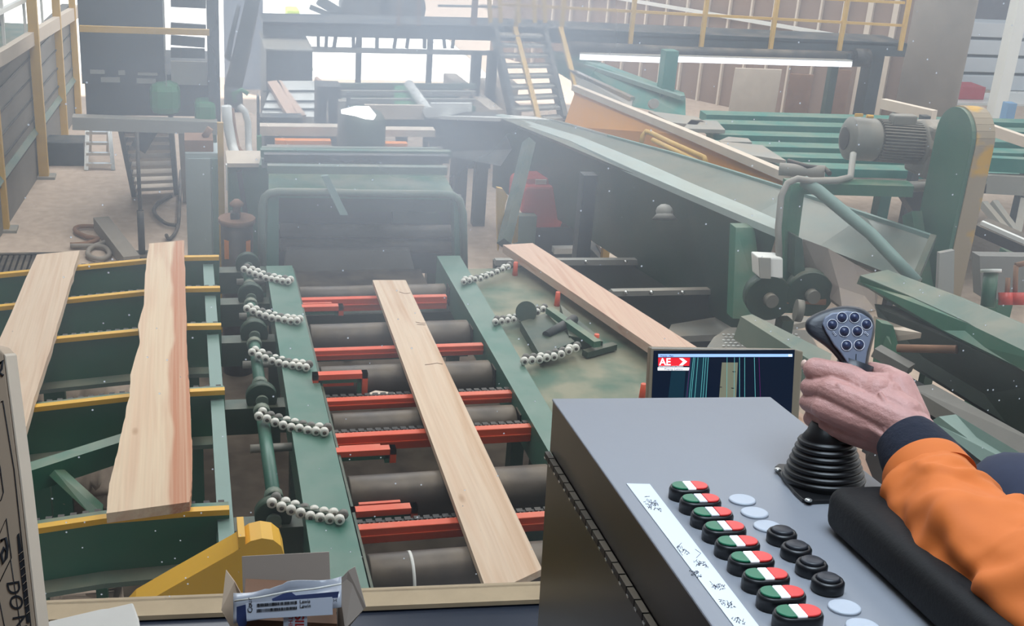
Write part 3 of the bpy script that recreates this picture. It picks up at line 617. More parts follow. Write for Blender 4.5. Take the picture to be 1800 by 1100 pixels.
# belt sweeping under the chute
def arc_sheet(rows, off): 
    mb = MB(); R = [[PD(*p) for p in r] for r in rows]
    for i in range(len(R) - 1):
        for j in range(len(R[0]) - 1):
            q = [R[i][j], R[i][j + 1], R[i + 1][j + 1], R[i + 1][j]]; mb.hexa(q + [p + off for p in q])
    return mb
solo(arc_sheet([[(1412, 420, 8.2), (1408, 460, 8.25), (1412, 470, 8.3)], [(1455, 436, 8.0), (1440, 480, 8.05), (1440, 500, 8.1)], [(1500, 462, 7.8), (1475, 505, 7.8), (1460, 525, 7.9)], [(1535, 482, 7.7), (1520, 520, 7.7), (1480, 540, 7.7)], [(1545, 500, 7.6), (1540, 545, 7.6), (1500, 552, 7.6)]], V((.02, .05, -.03))), 'return_belt', mat('belt', '9a8f88', .7, var=.2, scale=2, dust=.5), 'dusty curved belt hanging below the trough next to the pulleys', 'belt')
# motor, gearbox and guard
t = thing('geared_motor', 'dusty grey electric motor with finned body and gearbox on a bracket', 'motor')
MD = 8.4
mc = PD(1492, 243, MD); me_ = PD(1610, 254, MD); md = (me_ - mc).normalized(); ln = (me_ - mc).length
md = (EX * .985 + V((0, -.1, -.03))).normalized()
R0 = .148
put(MB(True).lathe(mc, md, [(.02, -.03), (R0 * .62, -.03), (R0 * .8, -.02), (R0, .0), (R0, .17), (R0 * .93, .19)], 36), 'fan_cover', 'motor_grey', t, bevel=.003)
put(MB().lathe(mc, md, [(R0 * .55, -.034), (R0 * .5, -.036), (.01, -.036)], 30), 'fan_grille', 'black_steel', t)
put(MB(True).lathe(mc + md * .18, md, [(R0 * .84, 0), (R0 * .84, .34)], 30), 'body', 'motor_grey', t)
fb = MB()
for k in range(40):
    a = 2 * math.pi * k / 40; d, sd, u = frame(md); o_ = (sd * math.cos(a) + u * math.sin(a))
    fb.beam(mc + md * .2 + o_ * R0 * .9, mc + md * .5 + o_ * R0 * .9, .006, .03, o_)
f_ = put(fb, 'cooling_fins', 'motor_grey', t); f_['kind'] = 'stuff'
put(MB().box(-.09, .09, -.05, .03, -.0, .07, Matrix.Translation(mc + md * .35 + V((0, -.02, R0 * .85)))), 'terminal_box', 'motor_grey', t, bevel=.01)
put(MB(True).lathe(mc + md * .5, md, [(R0 * .95, 0), (R0 * 1.15, .02), (R0 * 1.15, .06), (R0 * .9, .08), (R0 * 1.05, .12), (R0 * 1.05, .30)], 8), 'gearbox', 'motor_grey', t, bevel=.01)
gb = mc + md * .66
put(MB().box(-.15, .16, -.14, .14, -.22, .15, Matrix.Translation(gb)), 'gearbox_case', 'motor_grey', t, bevel=.03)
put(MB().beam(gb + V((-.3, -.1, -.28)), gb + V((.15, -.1, -.26)), .12, .04), 'mounting_plate', 'grey_steel', t)
put(MB().cyl(gb + V((-.28, -.16, -.25)), gb + V((.1, -.16, -.25)), .03), 'torque_rod', 'grey_steel', t)
put(MB().poly([gb + V((-.3, -.12, -.3)), gb + V((.16, -.12, -.28)), gb + V((.1, -.12, -.5)), gb + V((-.0, -.12, -.42)), gb + V((-.1, -.12, -.52))], EY * .12), 'bracket', 'navy_steel', t)
solo(MB().cyl(PD(1523, 204, MD - .12) - EX * .0, PD(1535, 205, MD - .12), .012) .box(0, .06, 0, .01, 0, .02, Matrix.Translation(PD(1503, 205, MD - .14))), 'motor_tag', 'yellow', 'small yellow tag on top of the motor fan cover', 'tag')
t = thing('belt_guard', 'tall rounded green belt guard with a worn yellow rim beside the motor', 'guard')
G = 8.0; gp0 = PD(1672, 230, G)
ga = PX(1672, 232, gp0.x)      # plane of the green face
hw = .20
def gz(px, py): return PX(px, py, gp0.x)
gc = gz(1674, 250); ctr_y, ctr_z = gc.y, gz(1690, 190).z - hw
botz = gz(1660, 560).z - .3
out = [V((gp0.x, ctr_y + hw, botz))] + [V((gp0.x, ctr_y + hw * math.cos(a), ctr_z + hw * math.sin(a))) for a in [math.pi * k / 14 for k in range(15)]] + [V((gp0.x, ctr_y - hw, botz))]
put(MB().poly(out, EX * .03), 'green_face', 'green', t)
R1 = [[p + EX * .03, p + EX * .165] for p in out]; mb = MB()
for i in range(len(out) - 1):
    q = [R1[i][0], R1[i + 1][0], R1[i + 1][1], R1[i][1]]; c_ = V((gp0.x, ctr_y, ctr_z)); 
    nrm = (q[1] - q[0]).cross(EX).normalized() * .008
    mb.hexa(q + [p + nrm for p in q])
rimm = mat('rim_worn', '9c9078', .6, var=.1)
nt = rimm.node_tree; bb = nt.nodes['Principled BSDF']; tcn = nt.nodes.new('ShaderNodeTexCoord'); nn = nt.nodes.new('ShaderNodeTexNoise'); nn.inputs['Scale'].default_value = 2.6; nn.inputs['Detail'].default_value = 4
crr = nt.nodes.new('ShaderNodeValToRGB'); crr.color_ramp.elements[0].position = .5; crr.color_ramp.elements[0].color = (*hx('9c8c72'), 1); crr.color_ramp.elements[1].position = .56; crr.color_ramp.elements[1].color = (*hx('c99a28'), 1)
nt.links.new(tcn.outputs['Object'], nn.inputs[0]); nt.links.new(nn.outputs[0], crr.inputs[0]); nt.links.new(crr.outputs[0], bb.inputs['Base Color'])
put(mb, 'yellow_rim', rimm, t)
put(MB().poly([p + EX * .145 for p in out], EX * .02), 'rear_face', 'green', t)
put(MB().beam(gz(1612, 375) , gz(1640, 560), .16, .12, EY), 'side_stiffener', 'green', t)
put(MB().beam(gz(1640, 420) + V((-.05, 0, 0)), gz(1606, 478) + V((-.1, 0, 0)), .04, .05), 'tension_rod', 'black_steel', t)
# motor frame: post, cross beam, diagonal pipe
t = thing('motor_gantry', 'green steel frame of post, dusty cross beam and diagonal pipe under the motor', 'frame')
put(MB().poly(cq([(1391, 322, 8.0), (1416, 322, 8.0), (1404, 415, 8.0), (1398, 485, 8.0), (1412, 420 + 130, 8.0), (1372, 550, 8.0), (1380, 420, 8.0)]), EY * .12), 'post', 'green', t)
put(MB().poly(cq([(1398, 415, 7.9), (1410, 420, 7.9), (1416, 486, 7.9), (1396, 486, 7.9)]), EY * .1), 'post_gusset', 'green_dark', t)
put(MB().beam(PD(1392, 326, 8.1), PD(1600, 332, 8.1), .14, .075), 'cross_beam', 'green', t)
put(MB(True).tube(cq([(1412, 318, 7.95), (1440, 336, 7.9), (1490, 378, 7.8), (1530, 410, 7.7), (1570, 452, 7.6), (1612, 497, 7.5)]), .04, 12), 'diagonal_pipe', 'green_pale', t)
put(MB(True).tube(cq([(1370, 470, 7.9), (1368, 400, 7.9), (1373, 345, 7.9), (1384, 322, 7.9), (1402, 314, 7.9), (1425, 318, 7.9), (1470, 317, 8.0), (1495, 311, 8.1), (1500, 270, 8.2)]), .022, 10), 'conduit', 'grey_steel', t)
t = thing('junction_box', 'small pale junction box on the green post', 'box')
put(MB().poly(cq([(1333, 452, 7.85), (1377, 454, 7.85), (1377, 490, 7.85), (1335, 489, 7.85)]), EY * .12), 'body', 'white_paint', t, bevel=.01)
put(MB().poly(cq([(1333, 452, 7.84), (1354, 453, 7.84), (1354, 489, 7.84), (1335, 488, 7.84)]), EY * -.01), 'lid', 'grey_steel', t)
t = thing('pulley_drive', 'dark green pulleys on a dusty shaft below the junction box', 'pulley')
for px, py, r, m in ((1352, 525, .15, 'green_dark'), (1425, 518, .15, 'green_dark')):
    c = PD(px, py, 7.9); put(MB().cyl(c, c + EX * .02 + EY * .1, r, seg=28), 'pulley', m, t); put(MB().cyl(c - EY * .05, c, r * .3, seg=20), 'hub', 'motor_grey', t)
put(MB().cyl(PD(1330, 530, 7.95), PD(1450, 528, 7.95), .035), 'shaft', 'rust', t)
put(MB().cyl(PD(1398, 545, 7.6), PD(1410, 547, 7.6), .07, seg=24), 'bearing', 'motor_grey', t)
put(MB().box(-.04, .04, -.05, .05, -1.9, 0, Matrix.Translation(PD(1380, 560, 8.0))), 'pedestal', 'green_dark', t)
# diagonal channel below pulleys
solo(MB().poly(cq([(1302, 556, 7.0), (1322, 552, 7.1), (1462, 622, 6.1), (1458, 642, 6.0), (1448, 648, 6.0)]), V((0, .05, -.16))), 'steel_channel', 'green_grey', 'dusty grey-green channel running down behind the joystick', 'channel')
t = thing('perforated_walkplate', 'pale perforated steel plate with rows of small holes behind the monitor', 'plate')
put(MB().poly([PZ(1255, 592, 1.25), PZ(1282, 575, 1.25), PZ(1420, 580, 1.25), PZ(1440, 614, 1.25), PZ(1240, 614, 1.25)], V((0, 0, -.03))), 'plate', 'grey_steel', t)
mb = MB()
for i in range(16):
    for j in range(5):
        c = PZ(1272 + i * 8.5 + (j % 2) * 4, 588 + j * 5, 1.252); mb.cyl(c, c + EZ * .004, .011, seg=6)
k_ = put(mb, 'holes', 'white_paint', t); k_['kind'] = 'stuff'
# ------------------------------------------------------------------ orange conveyor, teal machine, teal decks
t = thing('orange_conveyor', 'orange sided conveyor with a dusty pale top rail behind the trough', 'conveyor')
put(MB().poly(cq([(1012, 158, 15.0), (1200, 236, 11.5), (1392, 318, 9.6), (1392, 338, 9.6), (1240, 300, 11.2), (1040, 240, 14.6), (990, 222, 15.2)]), V((.05, .12, -.1))), 'side_panel', 'orange_steel', t)
for a, b in (((1010, 154, 15.0), (1200, 232, 11.5)), ((1200, 232, 11.5), (1402, 318, 9.5))): put(MB().beam(PD(*a), PD(*b), .08, .07), 'top_rail', 'timber_pale', t)
put(MB(True).tube(cq([(1127, 252, 11.6), (1130, 238, 11.6), (1136, 231, 11.6), (1145, 234, 11.5), (1180, 251, 11.1), (1238, 277, 10.6), (1240, 284, 10.6), (1236, 288, 10.6), (1180, 262, 11.0), (1148, 246, 11.4)]), .024, 8), 'grab_handle', 'yellow_old', t)
put(MB().beam(PD(1080, 290, 12), V((PD(1080, 290, 12).x, PD(1080, 290, 12).y, 0)), .07, .07), 'leg', 'yellow_old', t)
t = thing('teal_machine', 'teal green steel side frame with a pale top flange under the tube lamp', 'machine')
put(MB().poly(cq([(965, 95, 17), (1010, 100, 16.5), (1205, 172, 15), (1205, 205, 14.8), (1172, 200, 15), (1115, 188, 15.4), (1000, 140, 16.4), (960, 115, 17)]), V((.1, .3, 0))), 'side_frame', 'teal', t)
put(MB().beam(PD(960, 92, 17), PD(1200, 172, 14.9), .08, .05), 'top_flange', 'green_pale', t)
put(MB().beam(PD(1002, 124, 16), PD(1112, 174, 15.1), .08, .05), 'lower_flange', 'silver', t)
put(MB().poly(cq([(1010, 128, 15.9), (1112, 176, 15.1), (1110, 188, 15), (1012, 150, 15.8)]), V((.05, .1, 0))), 'dusty_tray', 'grey_steel', t)
P = PD(1178, 88, 15.1); put(MB().beam(V((P.x, P.y, 0)), P, .17, .17), 'column', 'teal', t)
put(MB().cyl(PD(1147, 183, 14.9), PD(1150, 182, 14.7), .06), 'nozzle', 'grey_steel', t)
t = thing('teal_deck', 'broad teal conveyor deck of long parallel beams in front of the plywood wall', 'conveyor')
zt = 1.35
for i, py in enumerate((208, 224, 243, 262, 280, 298)):
    a = PZ(1235 + i * 6, py, zt); b = PZ(1900, py + 17, zt)
    put(MB().beam(a, b, .22, .14), 'beam', 'teal', t)
    put(MB().beam(a + V((0, -.22, -.05)), b + V((0, -.22, -.05)), .12, .1), 'chain_channel', 'black_steel', t)
a = PZ(1240, 212, zt - .2); b = PZ(1900, 320, zt - .2)
put(MB().poly([PZ(1240, 205, zt - .2), PZ(1900, 215, zt - .2), PZ(1900, 330, zt - .2), PZ(1260, 305, zt - .2)], EZ * -.1), 'dusty_bed', 'green_dark', t)
for px, py in ((1262, 300), (1560, 300), (1880, 320), (1262, 215), (1880, 230)):
    q = PZ(px, py, zt - .3); put(MB().beam(V((q.x, q.y, 0)), q, .14, .14), 'leg', 'teal', t)
t = thing('grey_chutes', 'dusty grey steel plates and pipes between the orange conveyor and teal deck', 'plates')
for P4 in ([(1140, 195), (1225, 205), (1250, 222), (1180, 215)], [(1215, 210), (1260, 212), (1275, 228), (1200, 226)], [(1265, 248), (1340, 255), (1382, 282), (1290, 268)], [(1280, 240), (1315, 243), (1322, 250), (1262, 248)]):
    put(MB().poly([PZ(x, y, 1.5) for x, y in P4], EZ * -.04), 'plate', 'grey_steel', t)
put(MB(True).cyl(PD(1370, 297, 9.5), PD(1450, 302, 9.4), .05), 'pipe', 'grey_steel', t)
put(MB(True).tube(cq([(1385, 283, 9.5), (1420, 293, 9.4), (1450, 296, 9.4), (1458, 305, 9.3)]), .02, 8), 'hose', 'black_steel', t)
q = PZ(1200, 215, 1.4); put(MB().beam(V((q.x, q.y, 0)), q, .12, .12), 'leg', 'grey_steel', t)
for i, (a, b, lab) in enumerate((((1552, 182, 12.5), (1642, 203, 12.0), 'pale rail above the motor gearbox in front of the column'), ((1742, 228, 12.0), (1830, 258, 11.7), 'pale rail at the right edge above the teal beams'))):
    A, B = PD(*a), PD(*b); t = thing('pale_rail', lab, 'rail', 'pale rails behind the belt guard')
    put(MB().beam(A, B, .08, .1), 'bar', 'timber_pale', t)
    put(MB().beam(V((B.x - .1, B.y, 0)), B - V((.1, 0, 0)), .08, .08), 'leg', 'navy_steel', t)
# right edge machinery
t = thing('truss_conveyor', 'teal beam with white lit cross braces at the right edge', 'conveyor')
for py, th in ((287, .12), (322, .16)): put(MB().beam(PD(1735, py, 10.5), PD(1850, py + 6, 10.3), .1, th), 'beam', 'teal' if py < 300 else 'grey_steel', t)
for a, b in (((1728, 358), (1770, 408)), ((1746, 356), (1786, 410)), ((1800, 352), (1788, 412)), ((1730, 400), (1800, 432))): put(MB().beam(PD(*a, 10.4), PD(*b, 10.2), .06, .06), 'brace', 'grey_steel', t)
put(MB().beam(PD(1722, 396, 9.9), PD(1850, 452, 9.6), .3, .08), 'chain_rail', 'black_steel', t)
put(MB().beam(PD(1725, 392, 9.8), PD(1850, 446, 9.5), .04, .04), 'lit_edge', 'white_paint', t)
q = PD(1780, 440, 10.0); put(MB().beam(V((q.x, q.y, 0)), q, .14, .14), 'leg', 'green', t)
t = thing('valve_station', 'pale panel with orange-red valves and pipes at the right edge', 'valves')
put(MB().poly(cq([(1722, 450, 8.8), (1850, 452, 8.8), (1850, 540, 8.8), (1725, 522, 8.8)]), EY * .1), 'panel', 'grey_plank', t)  # pale panel put in where the glass shows a reflection
put(MB(True).tube(cq([(1785, 466, 8.5), (1795, 464, 8.5), (1805, 462, 8.5)]), .02, 8), 'pipe_bend', 'rust', t)
for px, y0_ in ((1772, 488), (1786, 466)): put(MB().cyl(PD(px, y0_, 8.5), PD(px - 2, 520, 8.5), .018, seg=8), 'pipe', 'rust', t)
for px in (1768, 1790): put(MB().cyl(PD(px, 514, 8.45), PD(px, 536, 8.45), .05, seg=12), 'valve', 'red_machine', t)
put(MB().cyl(PD(1742, 478, 8.5), PD(1736, 540, 8.5), .05, seg=12), 'standpipe', 'green', t); put(MB().cyl(PD(1742, 473, 8.5), PD(1742, 479, 8.5), .07, seg=12), 'cap', 'white_paint', t)
# pale plate put in to stand for a reflection in the glass
t = thing('pale_cover', 'narrow pale cover plate standing in front of the belt guard foot', 'cover')
put(MB().poly(cq([(1652, 445, 7.3), (1678, 440, 7.3), (1676, 535, 7.3), (1648, 530, 7.3)]), EY * .03), 'plate', 'grey_steel', t)
q = PD(1662, 532, 7.3); put(MB().box(q.x - .03, q.x + .03, q.y, q.y + .06, 0, q.z), 'foot', 'green_dark', t)
# big green beam lower right
t = thing('green_log_beam', 'heavy green beam with a dusty sloping top running to the lower right', 'beam')
tp = cq([(1512, 484, 7.2), (1560, 474, 7.5), (1690, 522, 6.6), (1850, 590, 5.6), (1850, 660, 5.3), (1700, 566, 6.2), (1600, 520, 6.8)])
put(MB().poly(tp, V((0, .02, -.06))), 'top_plate', 'green_grey', t)
put(MB().poly(cq([(1512, 486, 7.18), (1600, 522, 6.78), (1700, 568, 6.18), (1850, 640, 5.3), (1850, 672, 5.3), (1690, 600, 6.2), (1590, 545, 6.8), (1512, 496, 7.2)]), V((.02, .04, -.02))), 'side_flange', 'green', t)
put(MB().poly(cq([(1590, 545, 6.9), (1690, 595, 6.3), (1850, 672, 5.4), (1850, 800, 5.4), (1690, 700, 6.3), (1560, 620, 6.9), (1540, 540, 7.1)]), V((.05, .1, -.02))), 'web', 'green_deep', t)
t = thing('lower_slide_beams', 'dusty sloping beams and light green strip below the heavy green beam', 'beams')
put(MB().poly(cq([(1600, 680, 6.2), (1640, 675, 6.2), (1850, 790, 5.1), (1850, 830, 5.0)]), V((0, .05, -.08))), 'dusty_beam', 'grey_plank', t)
put(MB().poly(cq([(1650, 732, 5.6), (1680, 728, 5.6), (1850, 830, 4.7), (1850, 885, 4.6), (1780, 830, 5.0)]), V((0, .05, -.05))), 'green_strip', 'green_pale', t)
put(MB().poly(cq([(1560, 640, 6.8), (1850, 800, 5.4), (1850, 960, 4.4), (1600, 850, 5.6), (1540, 780, 6.2)]), V((0, .1, -.2))), 'dark_tray', 'soot_steel', t)  # flat sheet coloured as the shadow under the beam
t = thing('pusher_arm', 'green upright plate with a dusty rod under the heavy green beam', 'arm')
put(MB().poly(cq([(1550, 568, 6.5), (1570, 572, 6.5), (1584, 625, 6.4), (1560, 690, 6.4), (1544, 650, 6.5)]), EY * .06), 'plate', 'green', t)
put(MB().cyl(PD(1578, 612, 6.4), PD(1682, 614, 6.2), .022, seg=12), 'rod', 'rust', t)
put(MB().poly(cq([(1536, 555, 6.6), (1590, 575, 6.5), (1620, 585, 6.4), (1580, 590, 6.5), (1540, 575, 6.6)]), EZ * -.03), 'dusty_ledge', 'timber_pale', t)
put(MB().beam(PD(1540, 616, 6.4), PD(1600, 650, 6.3), .08, .05), 'lever', 'grey_plank', t)
put(MB().box(-.05, .05, -.05, .05, -1.6, 0, Matrix.Translation(PD(1562, 680, 6.5))), 'pedestal', 'green_dark', t)
# red machine
t = thing('red_pump_unit', 'orange-red machine housing under the trough conveyor', 'machine')
RY = 11.6
put(MB().poly([PY(x, y, RY) for x, y in ((918, 335), (925, 328), (1000, 328), (1024, 336), (1026, 375), (992, 385), (985, 403), (940, 404), (935, 378), (916, 375))], EY * .55), 'housing', 'red_machine', t, bevel=.03)
vbox('top_box', 'red_machine', 925, 314, 976, 330, RY + .1, .3, t, bevel=.01); vbox('top_label', 'timber_pale', 942, 316, 960, 328, RY + .08, .02, t)
vbox('dark_plinth', 'navy_steel', 930, 400, 1015, 448, RY, .5, t, True); vbox('hose_box', 'green_grey', 912, 380, 940, 430, RY - .1, .12, t, True)
vbox('pale_base', 'white_paint', 975, 437, 1022, 446, RY - .15, .1, t)
for pts, lab in ((((874, 330), (884, 332), (893, 345), (888, 360), (884, 400), (876, 442), (874, 395)), 'worn yellow pointed upright right of the hood'), (((907, 375), (912, 378), (910, 425), (901, 428)), 'slim yellow pointed upright beside the red machine')):
    solo(MB().poly([PY(x, y, 10.4) for x, y in pts], EY * .05), 'yellow_guard_plate', 'yellow_old', lab, 'guard', 'yellow uprights near the red machine')
t = thing('yellow_barrier', 'thin yellow post and brace in front of the pale planks', 'frame')
q = PZ(1062, 447, .35); put(MB().beam(q, PY(1075, 365, q.y), .06, .06), 'post', 'yellow_old', t)
put(MB().beam(PY(1046, 358, q.y), PY(1066, 376, q.y), .04, .04).beam(PY(1046, 358, q.y), PY(1058, 352, q.y), .04, .04), 'brace', 'yellow_old', t)
# light planks
for i in range(4):
    x0 = [1048, 1087, 1118, 1150][i]; x1 = [1085, 1116, 1148, 1192][i]
    b0 = [1070, 1104, 1133, 1161][i]; b1 = [1102, 1131, 1159, 1209][i]
    f = lambda x, y: PZ(x, y, .35)
    solo(MB().poly([f(x0 + 0, 422), f(x1 - 1, 422), f(b1 - 1, 459), f(b0, 459)], EZ * -.05), 'deck_plank', 'timber_pale', ['leftmost pale deck plank at the yellow post', 'pale deck plank second from the yellow post', 'pale deck plank third from the yellow post', 'rightmost pale deck plank, the widest'][i], 'plank', 'pale planks under the trough')
solo(MB().box(PZ(1060, 459, .3).x, PZ(1205, 459, .3).x, PZ(1100, 459, .3).y + .05, PZ(1100, 422, .3).y, 0, .29), 'plank_platform', 'navy_steel', 'dark low platform carrying the pale planks', 'platform')
solo(MB().cyl(PY(1046, 396, 12.4), PY(1110, 398, 12.4), .06), 'duct_pipe', 'grey_steel', 'horizontal pale pipe behind the yellow post', 'pipe')
# dark green trench walls with rails
t = thing('green_trough_walls', 'dark green stepped walls with bolted rails to the right of the roller deck', 'conveyor')
ya = PZ(1000, 459, .9).y
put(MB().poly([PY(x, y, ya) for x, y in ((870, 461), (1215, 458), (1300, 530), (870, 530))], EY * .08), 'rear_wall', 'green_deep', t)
put(MB().beam(PY(870, 460, ya - .02), PY(1215, 459, ya - .02), .06, .05), 'rail', 'grey_steel', t)
yb = PZ(1150, 516, 1.15).y
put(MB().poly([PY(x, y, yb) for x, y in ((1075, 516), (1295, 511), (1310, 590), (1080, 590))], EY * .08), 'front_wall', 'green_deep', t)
put(MB().beam(PY(1075, 514, yb - .02), PY(1295, 510, yb - .02), .06, .04), 'rail', 'grey_steel', t)
for px in (1100, 1145, 1200, 1255): put(MB().ball(PY(px, 514, yb - .06), .018), 'bolt', 'silver', t)
for px in (960, 1030, 1100, 1160): put(MB().ball(PY(px, 460, ya - .06), .018), 'bolt', 'silver', t)
put(MB().box(PY(870, 461, ya).x, PY(1215, 458, ya).x, ya, ya + .1, 0, PY(1000, 528, ya).z), 'base', 'navy_steel', t)
put(MB().box(PY(1075, 461, yb).x, PY(1300, 458, yb).x, yb, yb + .1, 0, PY(1100, 588, yb).z), 'base', 'navy_steel', t)
solo(MB().poly(cq([(1165, 395, 10.6), (1200, 402, 10.4), (1335, 520, 8.8), (1325, 545, 8.7), (1290, 520, 9.1)]), V((.02, .05, -.06))), 'slide_plate', 'concrete', 'brown dusty sloping plate between the planks and the green leg', 'plate')
solo(MB().poly([PZ(1170, 592, .95), PZ(1330, 585, .95), PZ(1440, 560, .95), PZ(1330, 545, .95), PZ(1180, 570, .95)], EZ * -.05), 'dusty_shelf', 'grey_steel', 'dusty grey shelf below the dark green walls', 'shelf')
#=====DECK=====
def W(px, py, dz=0): return PZ(px, py, DZ + dz)
S = 3 / 2.2
# dark pan below the deck, its dark dusty colour standing in for shade
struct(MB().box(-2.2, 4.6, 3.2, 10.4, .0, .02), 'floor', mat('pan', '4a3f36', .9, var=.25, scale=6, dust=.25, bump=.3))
rows = [(8.36, [(385, 456), (325, 457), (258, 462), (0, 487), (-80, 496)], 'farthest yellow topped green chain rail, next to the grey cabinet'),
        (7.75, [(387, 511), (325, 512), (250, 518), (0, 544), (-80, 553)], 'second farthest yellow topped green chain rail'),
        (7.10, [(389, 577), (330, 578), (243, 587), (88, 602), (-60, 618)], 'middle yellow topped green chain rail behind the boards'),
        (6.19, [(395, 691), (335, 694), (222, 703), (55, 722), (-80, 738)], 'second nearest yellow topped green chain rail'),
        (4.95, [(403, 901), (325, 905), (180, 917), (48, 937), (-60, 954)], 'nearest yellow topped green chain rail above the yellow guard')]
for ry, pts, lab in rows:
    t = thing('chain_rail', lab, 'rail', 'yellow topped chain rails of the infeed')
    P = [PY(x, y, ry) for x, y in pts]
    mb = MB(); mg = MB()
    for a, b in zip(P[:-1], P[1:]):
        q = [a + EZ * .028, b + EZ * .028, b, a]; mb.hexa([p - EY * .02 for p in q] + [p + EY * .02 for p in q])
        q = [a - EZ * .002, b - EZ * .002, b - EZ * .26, a - EZ * .26]; mg.hexa([p - EY * .0 for p in q] + [p + EY * .10 for p in q])
    put(mb, 'yellow_strip', 'yellow', t); put(mg, 'beam', 'green', t)
    mf = MB(); mc2 = MB(); mk = MB()
    for a, b in zip(P[:-1], P[1:]):
        mf.beam(a - EZ * .27 - EY * .04, b - EZ * .27 - EY * .04, .12, .025, EZ)
        off = V((0, .11, -.032)); mc2.beam(a + off, b + off, .034, .03, EZ)
        n = max(1, int((b - a).length / .05))
        for k in range(n):
            c = a.lerp(b, (k + .5) / n) + off; mk.box(-.014, .014, -.018, .018, 0, .026, Matrix.Translation(c))
    put(mf, 'bottom_flange', 'green_grey', t); put(mc2, 'chain_track', 'chain_black', t); k_ = put(mk, 'chain_links', 'chain_black', t)
    for px in (1, 3): q = P[px]; put(MB().beam(V((q.x, ry + .05, .1)), q - EZ * .27 + EY * .05, .12, .08, EY), 'leg', 'green', t)
    # sprocket housing at the right end
    e = P[0] + V((.20, .06, -.06))
    put(MB(True).cyl(e - EY * .03, e + EY * .03, .085, seg=24), 'sprocket_cover', 'green_dark', t)
    put(MB().cyl(e - EY * .07, e - EY * .05, .035, seg=16), 'bearing', 'green_grey', t)
    for q_ in (-.028, .028): put(MB().cyl(e + V((q_, -.062, -.028)), e + V((q_, -.05, -.028)), .008, seg=8), 'bolt', 'grey_steel', t)
    put(MB().beam(e + V((-.2, 0, -.12)), e + V((.2, 0, -.12)), .12, .16), 'bracket', 'green_dark', t)
for i in range(4):
    y0, y1 = rows[i + 1][0] + .16, rows[i][0] - .12
    x = rows[i][1][0]; q0 = PY(rows[i][1][0][0], rows[i][1][0][1], rows[i][0]).x + .19
    t = thing('drive_shaft', ['farthest green tube shaft between two sprocket covers', 'second green tube shaft from the grey cabinet', 'third green tube shaft from the grey cabinet', 'nearest and longest green tube shaft beside the bead chains'][i], 'shaft', 'green tube shafts of the infeed')
    put(MB(True).cyl(V((q0, y0, DZ - .05)), V((q0, y1, DZ - .05)), .034, seg=16), 'tube', 'green_beam', t)
    for yy in (y0 + .03, y1 - .03): put(MB().cyl(V((q0, yy - .025, DZ - .05)), V((q0, yy + .025, DZ - .05)), .045, seg=12), 'flange', 'green_grey', t)
    ym = (y0 * .4 + y1 * .6); put(MB().cyl(V((q0 - .08, ym, DZ - .08)), V((.50, ym, DZ - .08)), .022, seg=12), 'cross_rod', 'grey_steel', t)
xs = W(375, 600, -.03).x
solo(MB().box(xs - .035, xs + .035, 4.55, 8.45, DZ - .10, DZ - .035), 'tie_bar', 'green_pale', 'long flat pale green bar crossing under the yellow strips', 'bar')
solo(MB().beam(PY(20, 850, 5.5), PY(330, 750, 6.05), .08, .12), 'diagonal_brace', 'green', 'dark green diagonal brace below the two large boards', 'brace')
solo(MB().poly([PY(76, 826, 5.6), PY(90, 820, 5.6), PY(180, 902, 5.3), V((PY(180, 902, 5.3).x, 5.3, 0)), V((PY(160, 902, 5.3).x, 5.3, 0)), PY(160, 905, 5.3)], EY * .08), 'diagonal_brace', 'green', 'short dark green brace sloping down to the nearest rail', 'brace')
solo(MB().box(PY(400, 902, 4.9).x - .05, PY(400, 902, 4.9).x + .03, 4.86, 4.95, .1, DZ - .1), 'support_post', 'green_beam', 'green support post below the end of the nearest yellow strip', 'post')
# two long green side beams
lb = (W(470, 500).x + .0, W(513, 500).x)
t = thing('left_side_beam', 'long flat green side beam left of the rollers with bead chains over it', 'beam')
put(MB().poly([V((W(470, 500).x + .015, 8.2, DZ)), V((W(522, 500).x, 8.2, DZ)), V((W(652, 1050).x, 3.6, DZ)), V((W(545, 970).x - .01, 3.6, DZ))], EZ * -.22), 'channel', 'green_beam', t)
put(MB().box(W(522, 500).x - .0, W(522, 500).x + .012, 3.7, 8.2, DZ - .24, DZ - .02), 'inner_web', 'green_dark', t)
for yy in (4.2, 6.2, 8.0): put(MB().box(lb[0] + .02, lb[0] + .1, yy, yy + .1, .1, DZ - .2), 'leg', 'green_dark', t)
t = thing('right_side_beam', 'long flat green side beam right of the rollers running under the console', 'beam')
put(MB().poly([V((W(785, 480).x, 8.35, DZ)), V((W(830, 480).x - .01, 8.35, DZ)), V((W(960, 720).x, 3.6, DZ)), V((W(935, 740).x, 3.6, DZ))], EZ * -.22), 'channel', 'green_beam', t)
for yy in (4.2, 6.2, 8.0): put(MB().box(1.82, 1.9, yy, yy + .1, .1, DZ - .2), 'leg', 'green_dark', t)
